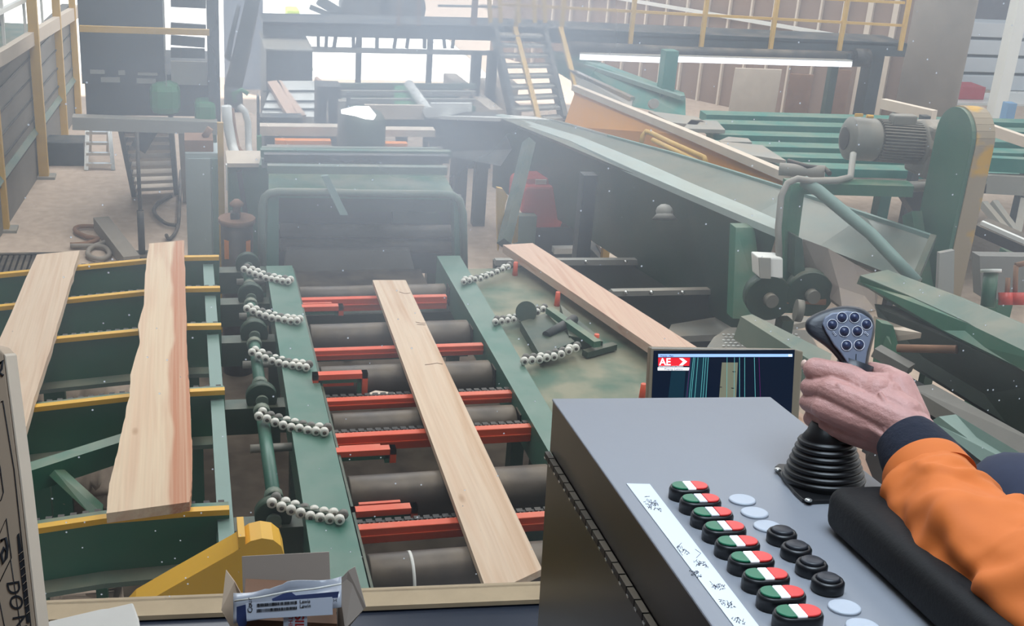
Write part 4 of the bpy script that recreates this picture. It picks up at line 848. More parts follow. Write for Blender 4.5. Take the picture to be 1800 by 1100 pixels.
# rollers
RX0, RX1 = .72, 1.74
rl = [(508, .085, 'farthest dark steel roller, just in front of the hood'), (578, .115, 'second dark steel roller from the hood'), (652, .11, 'third dark steel roller from the hood'), (735, .105, 'fourth dark steel roller from the hood'), (850, .12, 'fifth dark steel roller, second nearest'), (992, .12, 'nearest dark steel roller with a white painted band')]
for py, r, lab in rl:
    yc = PZ(700, py, DZ - .13 + r * .6).y
    t = thing('steel_roller', lab, 'roller', 'steel rollers between the green beams')
    put(MB(True).lathe(V((RX0, yc, DZ - .135)), EX, [(.03, -.08), (.03, 0), (r - .006, 0), (r, .006), (r, RX1 - RX0 - .006), (r - .006, RX1 - RX0), (.03, RX1 - RX0), (.03, RX1 - RX0 + .07)], 40), 'drum', 'roller_steel', t)
    if py == 992:
        xb = PZ(723, 985, DZ - .03).x; put(MB(True).cyl(V((xb - .006, yc, DZ - .135)), V((xb + .008, yc, DZ - .135)), r + .002, seg=40), 'white_band', 'white_paint', t)
    for xx in (RX0 - .05, RX1 + .02): put(MB().box(xx, xx + .03, yc - .05, yc + .05, DZ - .2, DZ - .06), 'bearing_block', 'black_steel', t)
# red cross bars
rb = [(523, 545, 527, 786, 0), (612, 629, 545, 850, 0), (700, 717, 573, 910, 0), (763, 789, 588, 950, 0), (926, 952, 630, 1000, 0)]
labs = ['farthest red cross bar behind the rollers', 'second red cross bar from the hood', 'middle red cross bar between the rollers', 'thick red cross bar with a chain above it', 'nearest red cross bar, below the chain']
for (yt, ybm, x0, x1, _), lab in zip(rb, labs):
    a = PZ(700, yt, DZ - .03); yc = a.y; z1 = DZ - .03; z0 = PY(700, ybm, yc).z
    xa, xb = max(.69, PY(x0, yt, yc).x), min(1.80, PY(x1, yt, yc).x)
    t = thing('red_cross_bar', lab, 'bar', 'red bars across the roller deck')
    put(MB().box(xa, xb, yc, yc + .05, z0, z1), 'channel', 'red', t, bevel=.004)
    put(MB().box(xa, xb, yc - .006, yc, (z0 + z1) / 2 - .004, (z0 + z1) / 2 + .004), 'ridge', 'red', t)
    if yt > 690:
        put(MB().box(xa, xb, yc + .06, yc + .09, z0, z1 - .012), 'chain_track', 'chain_black', t)
        mk = MB(); n = int((xb - xa) / .045)
        for k in range(n): mk.box(xa + k * .045, xa + k * .045 + .03, yc + .06, yc + .09, z1 - .014, z1 - .002)
        put(mk, 'chain_links', 'chain_black', t)
        mk = MB()
        for k in range(n): mk.cyl(V((xa + k * .045 + .015, yc + .052, z1 - .009)), V((xa + k * .045 + .015, yc + .06, z1 - .009)), .005, seg=6)
        put(mk, 'chain_pins', 'grey_steel', t)
# red stop frames with green inner frames
def rect_frame(P, wd, off, nm, m, t):
    mb = MB()                       # open below: left, top, right bars
    a, b, c, d = P                  # bottom-left, top-left, top-right, bottom-right
    h = V((0, 0, wd)); x = EX * wd
    mb.poly([b, c, c - h, b - h], off); mb.poly([c - x, c, d, d - x], off); mb.poly([b, b + x, a + x, a], off)
    return put(mb, nm, m, t)
for (x0, x1, y0, y1), lab in (((512, 605, 538, 557), 'farthest red stop frame beside the left beam'), ((548, 648, 656, 697), 'middle red stop frame with a green inner frame'), ((578, 698, 789, 820), 'red stop frame under the thick red bar'), ((612, 736, 892, 924), 'nearest red stop frame above the chain')):
    yc = PZ(650, y1, DZ - .10).y
    P = [PY(x0, y1, yc), PY(x0 + 2, y0, yc), PY(x1 - 1, y0, yc), PY(x1, y1, yc)]; P[1].z = P[2].z; P[0].x = P[1].x; P[3].x = P[2].x; P[3].z = P[0].z
    t = thing('red_stop_frame', lab, 'frame', 'red stop frames of the roller deck')
    rect_frame(P, .032, EY * .05, 'outer_frame', 'red', t)
    Q = [P[0] + V((.03, .004, 0)), P[1] + V((.03, .004, -.034)), P[2] + V((-.036, .004, -.034)), P[3] + V((-.036, .004, 0))]
    rect_frame(Q, .022, EY * .04, 'inner_frame', 'green', t)
    put(MB().box(Q[0].x + .03, Q[3].x - .03, yc + .1, yc + .12, P[0].z + .01, P[0].z + .05), 'stop_plate', 'red', t)
    put(MB().box(P[0].x - .02, P[0].x + .03, yc, yc + .08, DZ - .35, P[0].z + .03), 'stem', 'green_dark', t)
solo(MB().poly([W(632, 697, -.06), W(660, 686, -.06), W(694, 690, -.06), W(690, 697, -.06)], EZ * -.01), 'wood_scrap', 'timber_pale', 'pale wood scrap lying by the middle red stop frame', 'scrap')
for a, b, lab in (((190, 567), (201, 576), 'small white splinter on the infeed beyond the middle rail'), ((130, 514), (136, 518), 'tiny white splinter between the two large boards')):
    solo(MB().beam(PZ(*a, .026), PZ(*b, .026), .04, .01), 'splinter', 'white_paint', lab, 'splinter')
# deck cross members under rollers (dark)
t = thing('deck_cross_members', 'dark green under-frame between the two side beams', 'frame')
for py in (545, 600, 665, 752, 880, 1040):
    q = PZ(700, py, DZ - .26); put(MB().box(.68, 1.80, q.y - .06, q.y + .06, DZ - .36, DZ - .26), 'cross_member', 'green_dark', t)
# bead chains
def beads(A, B, n, r, lab, z=.03, grey=0, back=(10, -15)):
    t = thing('roller_bead_chain', lab, 'chain', 'chains of white rollers over the beams')
    pa, pb = W(*A, z), W(*B, z)
    ob = V((.022, .042, .0))
    for row in (1, 0):
        for k in range(n):
            f = k / (n - 1); c = pa.lerp(pb, f) + V((0, 0, -.02 * math.sin(math.pi * f))) + ob * row
            dirty = (k * 7 + row * 3 + int(A[0])) % 10 < 3 + grey
            c = c + V((0, 0, random.uniform(-.003, .003)))
            o = put(MB(True).lathe(c - EY * .012, EY, [(r * .42, 0), (r * .86, 0), (r, .006), (r, .024), (r * .8, .03), (.004, .03)], 18), 'roller', 'grey_plank' if dirty and row else 'white_bead', t)
            s_ = put(MB().lathe(c - EY * .013, EY, [(r * .45, 0), (r * .36, -.004), (.002, -.004)], 14), 'hub', 'roller_steel', t)
    put(MB().beam(pa + V((.01, .035, -.012)), pb + V((.03, .035, -.012)), .03, .018), 'link_plate', 'green_dark', t)
beads((429, 473), (506, 495), 9, .0235, 'farthest left chain of white rollers near the rusty cylinder')
beads((434, 543), (522, 565), 9, .0235, 'second left chain of white rollers over the green beam')
beads((443, 620), (538, 646), 9, .0225, 'middle left chain of white rollers over the green beam')
beads((455, 731), (570, 759), 9, .0235, 'second nearest left chain of rollers, many of them greyed', grey=3)
beads((478, 884), (597, 913), 8, .0235, 'nearest left chain of clean white rollers')
beads((815, 495), (893, 469), 9, .021, 'farthest right chain of dusty rollers, beside the pinkish board', grey=2)
beads((871, 565), (955, 543), 9, .021, 'middle right chain of dusty rollers at the dark bracket', grey=2)
beads((922, 634), (1012, 612), 8, .025, 'nearest right chain of rollers, coated green with dust', grey=4)
for k, (px, py) in enumerate(((906, 472), (980, 525), (1048, 600), (1130, 688))):
    q = W(px, py, .0); solo(MB().cyl(V((q.x, q.y, q.z - .08)), V((q.x, q.y, q.z + .05)), .022, .016, seg=12), 'red_pin', 'red', ['farthest red peg under the end of the pinkish board', 'red peg beside the middle right roller chain', 'red peg on the dusty plate', 'red peg just left of the monitor'][k], 'peg', 'red pegs right of the roller deck')
# boards
def board(P4, z, th, m, lab, wav=0, name='sawn_board'):
    # P4: far-left, far-right, near-right, near-left pixels
    a, b, c, d = [PZ(x, y, z) for x, y in P4]; n = 60 if wav else 24; mb = MB(); R = []
    for i in range(n + 1):
        f = i / n; l = a.lerp(d, f); r = b.lerp(c, f)
        if wav:
            l = l + EX * (noise.noise(V((f * 5, 1.3, 0))) * .06 + noise.noise(V((f * 22, 4, 0))) * .012) * wav; r = r + EX * (noise.noise(V((f * 4, 7.3, 0))) * .022 + noise.noise(V((f * 30, 9, 0))) * .01) * wav
        R.append([l, r, r - EZ * th, l - EZ * th])
    mb.rings(R)
    for f in mb.b.faces: f.smooth = False
    return solo(mb, name, m, lab, 'board', bevel=0)
board([(655, 492), (713, 492), (953, 1000), (858, 1045)], DZ + .03, .035, 'pine', 'straight pale sawn board lying along the middle of the roller deck')
mid_board = OBJ[-1]
for pts in (((702, 513), (712, 516), (721, 515)), ((731, 566), (740, 568), (748, 568)), ((733, 570), (748, 571)), ((747, 641), (757, 640), (768, 638), (778, 640))):
    put(MB().tube([PZ(x, y, DZ + .0305) for x, y in pts], .0022, 5), 'dark_crack', 'brown', mid_board)
mb = MB(); bl_ = [(262, 428), (255, 480), (253, 535), (243, 570), (246, 600), (230, 655), (228, 690), (218, 740), (205, 800), (192, 850), (187, 902)]
br_ = [(323, 422), (325, 470), (327, 540), (328, 600), (331, 655), (334, 700), (336, 750), (338, 800), (337, 850), (334, 878), (333, 882)]
R = []
N_ = 60
for i in range(N_ + 1):
    f = i / N_ * (len(bl_) - 1); j = min(int(f), len(bl_) - 2); s = f - j; s = s * s * (3 - 2 * s) * .4 + s * .6
    l = PZ(bl_[j][0] * (1 - s) + bl_[j + 1][0] * s, bl_[j][1] * (1 - s) + bl_[j + 1][1] * s, DZ + .075)
    r = PZ(br_[j][0] * (1 - s) + br_[j + 1][0] * s, br_[j][1] * (1 - s) + br_[j + 1][1] * s, DZ + .075)
    l.x += noise.noise(V((i * .5, 1, 0))) * .006; r.x += noise.noise(V((i * .7, 5, 0))) * .008
    R.append([l, r, r - EZ * .05, l - EZ * .05])
mb.rings(R)
for f in mb.b.faces: f.smooth = False
solo(mb, 'sawn_board', 'pine_wavy', 'wide board with wavy edges and a reddish streak on the yellow strips', 'board')
l1 = [(65, 447), (45, 490), (20, 550), (-12, 620), (-60, 720), (-110, 830)]; r1 = [(140, 440), (125, 490), (107, 550), (88, 615), (60, 700), (38, 780)]
R = []
for i in range(31):
    f = i / 30 * 5; j = min(int(f), 4); s = f - j
    def zz(y): return DZ + .05 - .0
    l = PZ(l1[j][0] * (1 - s) + l1[j + 1][0] * s, l1[j][1] * (1 - s) + l1[j + 1][1] * s, DZ - .02); r = PZ(r1[j][0] * (1 - s) + r1[j + 1][0] * s, r1[j][1] * (1 - s) + r1[j + 1][1] * s, DZ + .03)
    r.x += noise.noise(V((i * .9, 5, 0))) * .008; R.append([l, r, r - EZ * .05, l - EZ * .05])
mb = MB().rings(R)
for f in mb.b.faces: f.smooth = False
solo(mb, 'sawn_board', 'pine', 'tapering pale board at the left edge leading behind the cardboard sheet', 'board')
board([(884, 430), (936, 427), (1560, 822), (1545, 880)], DZ + .09, .06, 'pine_pink', 'long pinkish board running diagonally behind the monitor and joystick')
# right dusty plates
t = thing('dusty_side_table', 'green steel side table right of the deck covered with sawdust', 'table')
put(MB().poly([V((W(830, 480).x + .0, 8.2, DZ - .05)), V((W(1000, 462).x, 8.2, DZ - .05)), V((3.1, 6.6, DZ - .05)), V((3.1, 4.0, DZ - .05)), V((W(960, 720).x, 4.0, DZ - .05))], EZ * -.06), 'top', mat('dusty_green', '4f6b5b', .7, var=.15, scale=4, dust=.75, dustcol='9a937c'), t)
put(MB().box(2.0, 3.0, 4.1, 4.2, .1, DZ - .1).box(2.0, 3.0, 6.3, 6.4, .1, DZ - .1), 'leg_frame', 'green_dark', t)
t = thing('chain_tensioner', 'dark green bracket and lever assembly between the right roller chains', 'bracket')
def wb(p4, z0, z1, nm, m): put(MB().poly([W(x, y, z1) for x, y in p4], EZ * (z0 - z1)), nm, m, t)
wb([(915, 565), (960, 550), (1010, 600), (950, 625)], -.04, .02, 'base', 'green_dark'); wb([(985, 535), (1045, 585), (1060, 600), (1000, 590)], -.04, .03, 'arm', 'green_dark')
put(MB().cyl(W(925, 548, .0), W(925, 548, .06), .07), 'cam', 'green_dark', t); put(MB().cyl(W(960, 590, .02), W(1010, 560, .05), .03), 'ram', 'navy_steel', t)
put(MB().beam(W(965, 545, .05), W(1050, 605, .05), .05, .04), 'lever', 'green', t); put(MB().beam(W(1028, 622, -.02), W(1080, 608, -.02), .05, .04), 'toe', 'green_dark', t)
# dusty slope left below (sawdust piles under rails)
for (x0, y0, x1, y1, lab) in ((60, 620, 235, 690, 'patch of sawdust and chips heaped below the middle rail'), (45, 745, 200, 810, 'patch of sawdust heaped below the second nearest rail'), (60, 990, 110, 1060, 'sawdust heap under the nearest rail')):
    a, b, c, d = PZ(x0, y1, .55), PZ(x1, y1, .55), PZ(x1, y0, .55), PZ(x0, y0, .55)
    mb = MB(); R = []
    for i in range(11):
        R.append([a.lerp(d, i / 10).lerp(b.lerp(c, i / 10), j / 14) + EZ * (noise.noise(V((i * .6, j * .6, x0))) * .10 - .12 * ((i / 5 - 1) ** 4 + (j / 7 - 1) ** 4)) for j in range(15)])
    mb.rings(R, cap=False, closed=False)
    o = solo(mb, 'sawdust_heap', 'saw_dust', lab, 'sawdust', kind='stuff'); so = o.modifiers.new('s', 'SOLIDIFY'); so.thickness = .4; so.offset = -1
# yellow guard in the foreground
t = thing('yellow_chain_guard', 'bright yellow chain guard with a rounded end in the foreground', 'guard')
yg = 4.25
fp = [(150, 1160), (238, 1066), (300, 1030), (410, 968), (440, 948), (460, 943), (480, 946), (494, 957), (500, 975), (500, 1160)]
P = [PY(x, y, yg) for x, y in fp]
put(MB().poly(P, EY * -.012), 'side_plate', 'yellow', t)
mb = MB()
for a, b in zip(P[:-2], P[1:-1]):
    mb.hexa([a, b, b - EZ * .006, a - EZ * .006, a + EY * .12, b + EY * .12, b + V((0, .12, -.006)), a + V((0, .12, -.006))])
put(mb, 'rim', 'yellow', t)
q = PY(424, 950, yg); put(MB().box(q.x - .012, q.x + .015, yg - .02, yg + .13, q.z - .02, q.z + .03), 'tab', 'yellow', t)
put(MB().box(P[0].x + .1, P[-1].x - .1, yg + .02, yg + .1, .1, P[-1].z + .1), 'mount', 'green_dark', t)
#=====CABIN=====
th_ = math.radians(4.5)
CU_, CF_ = V((math.cos(th_), -math.sin(th_), 0)), V((math.sin(th_), math.cos(th_), 0))
KM = Matrix((( CU_.x, CF_.x, 0, 0), (CU_.y, CF_.y, 0, 0), (0, 0, 1, 0), (0, 0, 0, 1)))    # cabin axes -> world
SZ = 3.265; GF = 1.62
def isect(px, py, f): d = ray(px, py); return CP + d * (f / d.dot(CF_))
gl = MB().box(-1.7, 3.0, 0, .006, 0, 2.0)
gloc = CF_ * GF + EZ * SZ
gcl = KM.inverted() @ (isect(690, 40, GF) - gloc); GC = tuple(gcl)
o = put(gl, 'window_1', glass_mat()); o['kind'] = 'structure'; o.matrix_world = Matrix.Translation(gloc) @ KM
struct(MB().box(-1.8, 3.0, 1.585, 1.635, 2.2, SZ - .009, KM), 'wall_front', 'desk_blue')
struct(MB().box(-1.8, 3.0, -1.3, 1.70, 2.1, 2.2, KM), 'floor', 'black_steel')
struct(MB().box(-1.8, 3.0, -1.3, 1.75, 5.25, 5.32, KM), 'ceiling', 'grey_plank')
struct(MB().box(-1.8, 3.0, -1.35, -1.3, 2.1, 5.3, KM), 'wall_back', 'grey_plank')
struct(MB().box(-1.8, -1.75, -1.3, 1.7, 2.1, 5.3, KM), 'wall_left', 'brown')
struct(MB().box(-1.75, 3.0, 1.583, 1.632, SZ - .008, SZ, KM), 'trim_60', 'sill_wood')
solo(MB().box(-1.2, 2.2,   .75, 1.583, SZ - .05, SZ - .009, KM), 'desk_shelf', 'desk_blue', 'glossy dark blue shelf under the window sill', 'shelf', bevel=.004)
def text(s, P, r, u, size, m, parent, align='LEFT', th=.0002, bold=0.):
    cu = bpy.data.curves.new('t', 'FONT'); cu.body = s; cu.size = size; cu.extrude = th; cu.align_x = align; cu.offset = bold * size
    ob = bpy.data.objects.new('t', cu); sc.collection.objects.link(ob); bpy.context.view_layer.update()
    me = bpy.data.meshes.new_from_object(ob.evaluated_get(bpy.context.evaluated_depsgraph_get())); bpy.data.objects.remove(ob)
    r = r.normalized(); n = r.cross(u).normalized(); u = n.cross(r)
    T = Matrix(((r.x, u.x, n.x, P.x), (r.y, u.y, n.y, P.y), (r.z, u.z, n.z, P.z), (0, 0, 0, 1)))
    me.transform(T); me.materials.clear(); me.materials.append(M[m])
    o = bpy.data.objects.new('lettering', me); sc.collection.objects.link(o); o.parent = parent; OBJ.append(o); return o
# cardboard sheet at the left
t = thing('cardboard_carton', 'flat cardboard carton standing at the left edge with black printed outlines', 'carton')
CD = 1.36
def cp(x, y, d=0): return PD(x, y, CD + d)
put(MB().poly([cp(-160, 575), cp(-2, 612), cp(7, 622), cp(36, 850), cp(64, 1100), cp(76, 1210), cp(-160, 1210)], -CB * .03), 'panel', 'cardboard', t, bevel=.002)
put(MB().poly([cp(7, 622, -.001), cp(10, 626, -.001), cp(39, 850, -.001), cp(67, 1100, -.001), cp(79, 1210, -.001), cp(76, 1210, -.001), cp(64, 1100, -.001), cp(36, 850, -.001)], -CB * .03), 'folded_edge', 'timber_pale', t)
def stroke(pts, r, m, parent, nm='printed_line', dd=-.0006):
    put(MB().tube([cp(x, y, dd) for x, y in pts], r, 5), nm, m, parent)
for pts, r in (([(2, 706), (5, 704), (25, 826), (54, 1096), (62, 1180)], .0006), ([(-5, 885), (2, 878), (6, 865), (0, 820), (-5, 800)], .0006), ([(-8, 955), (11, 911), (20, 980), (-6, 1034)], .0006), ([(19, 985), (36, 1100), (48, 1190)], .0005), ([(-2, 1050), (8, 1100), (20, 1190)], .0005)): stroke(pts, r, 'ink', t)
put(MB().poly([cp(30, 940, -.001), cp(34, 936, -.001), cp(39, 970, -.001), cp(52, 1094, -.001), cp(47, 1094, -.001), cp(34, 985, -.001)], CB * .0004), 'printed_bar', 'ink', t)
mb = MB()
for k in range(9): mb.beam(cp(33 + k * 1.7, 975 + k * 13, -.0022), cp(41 + k * 1.7, 968 + k * 13, -.0022), .0009, .0002)
put(mb, 'bar_hatching', 'cardboard', t)
put(MB().tube([cp(x, y, -.0006) for x, y in ((2, 950), (10, 945), (13, 960), (11, 980), (6, 990), (2, 975), (7, 962), (12, 968))], .0016, 6), 'printed_symbol', 'ink', t)
put(MB().tube([cp(x, y, -.0006) for x, y in ((-2, 640), (5, 633), (3, 648), (-1, 655), (6, 660))], .0014, 6), 'printed_symbol', 'ink', t)
dn_ = (cp(28, 1110) - cp(12, 1020)).normalized(); text('DO NOT', cp(11, 1022, -.001), dn_, (CR * 1 + CU * .15), .021, 'ink', t)
# foam and sill
zf = SZ
solo(MB().poly([PZ(55, 1104, zf + .02), PZ(88, 1090, zf + .02), PZ(178, 1069, zf + .02), PZ(190, 1068, zf + .02), PZ(234, 1058, zf + .02), PZ(244, 1085, zf + .02), PZ(250, 1125, zf + .02), PZ(60, 1150, zf + .02)], EZ * -.02), 'foam_sheet', 'foam', 'white foam sheet lying on the sill beside the carton', 'foam', bevel=.003)
# open cardboard box with a plastic bag
t = thing('open_cardboard_box', 'small open cardboard box with raised flaps in front of the window', 'box')
bd = 1.60
def bp_(x, y, d=0): return PD(x, y, bd + d)
put(MB().poly([bp_(425, 978, .07), bp_(578, 970, .07), bp_(582, 1060, .06), bp_(428, 1072, .06)], -CB * .003), 'rear_flap', 'cardboard_in', t)
put(MB().poly([bp_(397, 1002), bp_(412, 1022), bp_(428, 1052), bp_(434, 1130, .02), bp_(415, 1120), bp_(389, 1072, -.02)], -CB * .003), 'left_flap', 'cardboard', t)
put(MB().poly([bp_(594, 1022), bp_(612, 1003), bp_(624, 996), bp_(643, 1067, -.02), bp_(606, 1106, -.03), bp_(590, 1130)], -CB * .003), 'right_flap', 'cardboard_in', t)
p = [bp_(428, 1088, -.04), bp_(593, 1080, -.04)]; dz = V((0, 0, SZ - .009 - p[0].z))
put(MB().hexa([p[0] + dz, p[1] + dz, p[1] + dz + CF_ * .09, p[0] + dz + CF_ * .09, p[0], V((p[1].x, p[1].y, p[0].z)), V((p[1].x, p[1].y, p[0].z)) + CF_ * .09, p[0] + CF_ * .09]), 'body', 'brown', t)
put(MB().poly([bp_(498, 1070, -.043), bp_(540, 1068, -.043), bp_(540, 1180, -.05), bp_(499, 1180, -.05)], CB * .0006), 'printed_tape', 'label_white', t)
text('SILL', bp_(519, 1079, -.0455), -CU, CR, .016, 'print_red', t, bold=.02); text('THIC', bp_(507, 1083, -.0455), -CU, CR, .008, 'print_red', t)
t = thing('plastic_bag', 'clear plastic bag with a blue strip lying in the open cardboard box', 'bag')
R = []
for i in range(25):
    f = i / 24; x = 410 + f * 190; yt = 1042 - f * 31 + 4 * math.sin(f * 9) + (3 if .3 < f < .5 else 0); yb = 1095 - f * 28
    R.append([bp_(x, yt + (yb - yt) * g, -.055 + .02 * (1 - g) - .010 * math.sin(g * 3.1 * 2 + f * 4) * (1 - g)) for g in (0, .2, .4, .6, .8, 1)])
mb = MB().rings(R, cap=False, closed=False); o = put(mb, 'film', 'bag', t); so = o.modifiers.new('s', 'SOLIDIFY'); so.thickness = .001
put(MB(True).tube([bp_(412, 1056, -.075), bp_(455, 1050, -.078), bp_(505, 1040, -.08), bp_(550, 1035, -.078), bp_(600, 1026, -.075)], .0012, 6), 'seal_ridge', 'white_paint', t)
put(MB().poly([bp_(478, 1052, -.066), bp_(500, 1042, -.066), bp_(512, 1040, -.066), bp_(520, 1046, -.066), bp_(596, 1039, -.066), bp_(594, 1050, -.066), bp_(480, 1058, -.066)], CB * .001), 'blue_strip', 'bag_blue', t)
put(MB().poly([bp_(416, 1066, -.066), bp_(432, 1062, -.066), bp_(434, 1096, -.066), bp_(424, 1110, -.066), bp_(416, 1090, -.066)], CB * .001), 'blue_strip', 'bag_blue', t)
t = thing('paper_label', 'white paper label with two barcodes on the plastic bag', 'label')
put(MB().poly([bp_(432, 1060, -.085), bp_(584, 1049, -.085), bp_(585, 1080, -.085), bp_(435, 1088, -.085)], CB * .0005), 'paper', 'label_white', t)
rl_ = (bp_(584, 1049) - bp_(432, 1060)).normalized(); ul = (bp_(432, 1060) - bp_(434, 1088)).normalized()
for row in (0, 1):
    mb = MB(); st = bp_(452, 1063.5 + row * 9.5, -.0865)
    for k in range(40):
        w_ = random.choice((.0005, .0008, .0012)); c = st + rl_ * (k * .00125); mb.beam(c + ul * .0018, c - ul * .0018, w_, .0002, CB)
    put(mb, 'barcode', 'ink', t)
text('Lewis', bp_(527, 1060, -.0865), rl_, ul, .0058, 'ink', t); text('Lewin', bp_(527, 1068, -.0865), rl_, ul, .0058, 'ink', t)
text('Cour', bp_(444, 1076, -.0865), ul, -rl_, .0085, 'ink', t)
text('H', bp_(586, 1058, -.0855), rl_, ul, .006, 'ink', t)
# ------------------------------------------------------------------ console
KO = PD(970, 700, 1.38); KD = ray(490, 20).normalized()
kn = ray(970, 700).cross(ray(1345, 697)).normalized(); KX = kn.cross(KD).normalized()
if KX.x < 0: KX = -KX
KZ = KX.cross(KD).normalized()
CM = Matrix(((KX.x, -KD.x, KZ.x, KO.x), (KX.y, -KD.y, KZ.y, KO.y), (KX.z, -KD.z, KZ.z, KO.z), (0, 0, 0, 1)))
def con(px, py, h=0): d = ray(px, py); return CP + d * ((KO + KZ * h - CP).dot(KZ) / d.dot(KZ))
t = thing('control_console', 'grey metal operator console with a dark side and a hinged lid', 'console')
mb = MB().box(0, .262, 0, .95, -.003, 0, CM); put(mb, 'top_panel', 'console_grey', t, bevel=.002)
put(MB().box(.001, .261, .002, .95, -.062, -.003, CM), 'lid', 'console_side', t)
put(MB().box(-.002, .255, .006, .95, -1.2, -.066, CM), 'cabinet_body', 'console_side', t)
mb = MB()
for k in range(38): mb.box(-.006, .0, .006 + k * .0245, .006 + k * .0245 + .022, -.068, -.061, CM)
put(mb, 'piano_hinge', 'black_steel', t)
mb = MB()
for k in range(38): mb.box(-.0065, -.0055, .006 + k * .0245 + .001, .006 + k * .0245 + .007, -.0685, -.0665, CM)
put(mb, 'hinge_glints', 'silver', t)
t = thing('label_tape', 'long white tape strip with handwritten pencil notes on the console', 'tape')
put(MB().poly([con(1101, 850, .0004), con(1142, 851, .0004), con(1395, 1180, .0004), con(1350, 1180, .0004)], KZ * .0004), 'strip', 'tape', t)
def scrib(cx, cy, n, wx, seed, dirx=(1, .0), rows=1):
    rnd = random.Random(seed); mb = MB()
    for r_ in range(rows):
        x, y = cx - wx / 2 + r_ * 3, cy + r_ * 6
        for k in range(n):
            pts = []; px_, py_ = x + wx * k / n, y + rnd.uniform(-1.5, 1.5) + wx * k / n * .25
            for j in range(rnd.randint(3, 5)): pts.append(con(px_ + rnd.uniform(-2.2, 3.2), py_ + rnd.uniform(-3.2, 3.2), .001))
            mb.tube(pts, .0002, 4)
    return mb
for i, (cx, cy, n, wx, rows) in enumerate(((1145, 878, 7, 24, 3), (1200, 962, 6, 20, 2), (1232, 985, 7, 22, 2), (1222, 1002, 5, 18, 2), (1262, 1025, 7, 26, 2), (1278, 1055, 7, 26, 2), (1298, 1085, 5, 20, 2))):
    put(scrib(cx, cy, n, wx, i, rows=rows), 'handwriting', 'pencil', t)
put(MB().tube([con(x, y, .001) for x, y in ((1137, 872), (1133, 873))] + [con(1142, 872, .001)], .0002, 4), 'handwriting', 'pencil', t)
put(MB().tube([con(x, y, .001) for x, y in ((1198, 954), (1190, 962), (1200, 976))], .0002, 4), 'pencil_bracket', 'pencil', t)
put(MB().tube([con(x, y, .001) for x, y in ((1222, 965), (1232, 972), (1224, 980))], .0002, 4), 'pencil_bracket', 'pencil', t)
def stad(w_, d_, n=10):          # stadium outline
    r = d_ / 2; a = w_ / 2 - r; P = []
    for k in range(n + 1): s = -math.pi / 2 + math.pi * k / n; P.append((a + r * math.cos(s), r * math.sin(s)))
    for k in range(n + 1): s = math.pi / 2 + math.pi * k / n; P.append((-a + r * math.cos(s), r * math.sin(s)))
    return P
def kpt(x, y, z): return CM @ V((x, y, z))
ordn = ['farthest', 'second farthest', 'third farthest', 'fourth farthest', 'fifth farthest', 'sixth farthest', 'seventh farthest', 'eighth farthest', 'nearest, half cut off,']
def clipx(P, x0, x1):
    def half(P, x, keep):
        o = []
        for i in range(len(P)):
            a, b = P[i], P[(i + 1) % len(P)]; ia, ib = keep(a[0]), keep(b[0])
            if ia: o.append(a)
            if ia != ib: s = (x - a[0]) / (b[0] - a[0]); o.append((x, a[1] + (b[1] - a[1]) * s))
        return o
    return half(half(P, x0, lambda v: v >= x0), x1, lambda v: v <= x1)
for k in range(9):
    cx, cy = .0612, .300 + .0302 * k
    lit = k in (0, 4, 5, 6, 7, 8)
    t = thing('double_push_button', '%s green, white and red double push button%s' % (ordn[k], ' with its white lens lit' if lit else ' with a dull unlit lens'), 'button', 'double push buttons along the tape')
    P = stad(.0375, .0225)
    mb = MB(); mb.rings([[kpt(cx + x * s_, cy + y * s_, z) for x, y in P] for s_, z in ((1.0, 0), (1.0, .009), (.94, .0115))]); put(mb, 'base', 'black_plastic', t)
    Q = stad(.033, .0185)
    for x0, x1, nm, m in ((-.02, -.0045, 'green_cap', 'btn_green'), (-.004, .0032, 'white_lens', 'btn_lit' if lit else 'btn_white'), (.0036, .02, 'red_cap', 'btn_red')):
        q = clipx(Q, x0, x1); put(MB().poly([kpt(cx + x, cy + y, .0113) for x, y in q], KZ * .0018), nm, m, t, bevel=.0006)
for k in range(9):
    cx, cy = .1085, .3100 + .0298 * k
    if k in (3, 4, 5, 6):
        t = thing('black_push_button', ['farthest black round push button, next to a grey plug', 'second farthest black round push button', 'third farthest black round push button', 'nearest black round push button'][k - 3], 'button', 'black push buttons on the console')
        put(MB(True).lathe(kpt(cx, cy, 0), KZ, [(.0115, 0), (.0125, .001), (.0125, .008), (.0112, .010), (.0095, .010), (.009, .0092), (.001, .0088)], 36), 'bezel', 'black_plastic', t)
        put(MB(True).lathe(kpt(cx, cy, .0085), KZ, [(.0088, 0), (.0088, .003), (.0078, .0038), (.001, .0034)], 32), 'cap', 'grip_plastic', t)
    else:
        lab = {0: 'farthest grey blanking plug on the console', 1: 'second farthest grey blanking plug', 2: 'third grey blanking plug, just above the black buttons', 7: 'grey blanking plug just below the black buttons', 8: 'nearest grey blanking plug, cut by the frame'}[k]
        o = solo(MB(True).lathe(kpt(cx, cy, 0), KZ, [(.0122, 0), (.0122, .0016), (.0113, .0024), (.010, .0022), (.001, .0022)], 36), 'blanking_plug', 'plug_grey', lab, 'plug', 'grey blanking plugs on the console')
# armrest
t = thing('padded_armrest', 'black leather padded armrest with stitched seam under the orange sleeve', 'armrest')
mb = MB().box(.156, .222, .372, .80, -.0, .041, CM); o = put(mb, 'pad', 'leather', t); k_ = o.modifiers.new('b', 'BEVEL'); k_.width = .014; k_.segments = 6
for f in o.data.polygons: f.use_smooth = True
mb = MB()
for k in range(52): mb.cyl(kpt(.1615, .40 + k * .0072, .0375), kpt(.1615, .403 + k * .0072, .0375), .0004, seg=5)
put(mb, 'stitching', 'stitch', t)
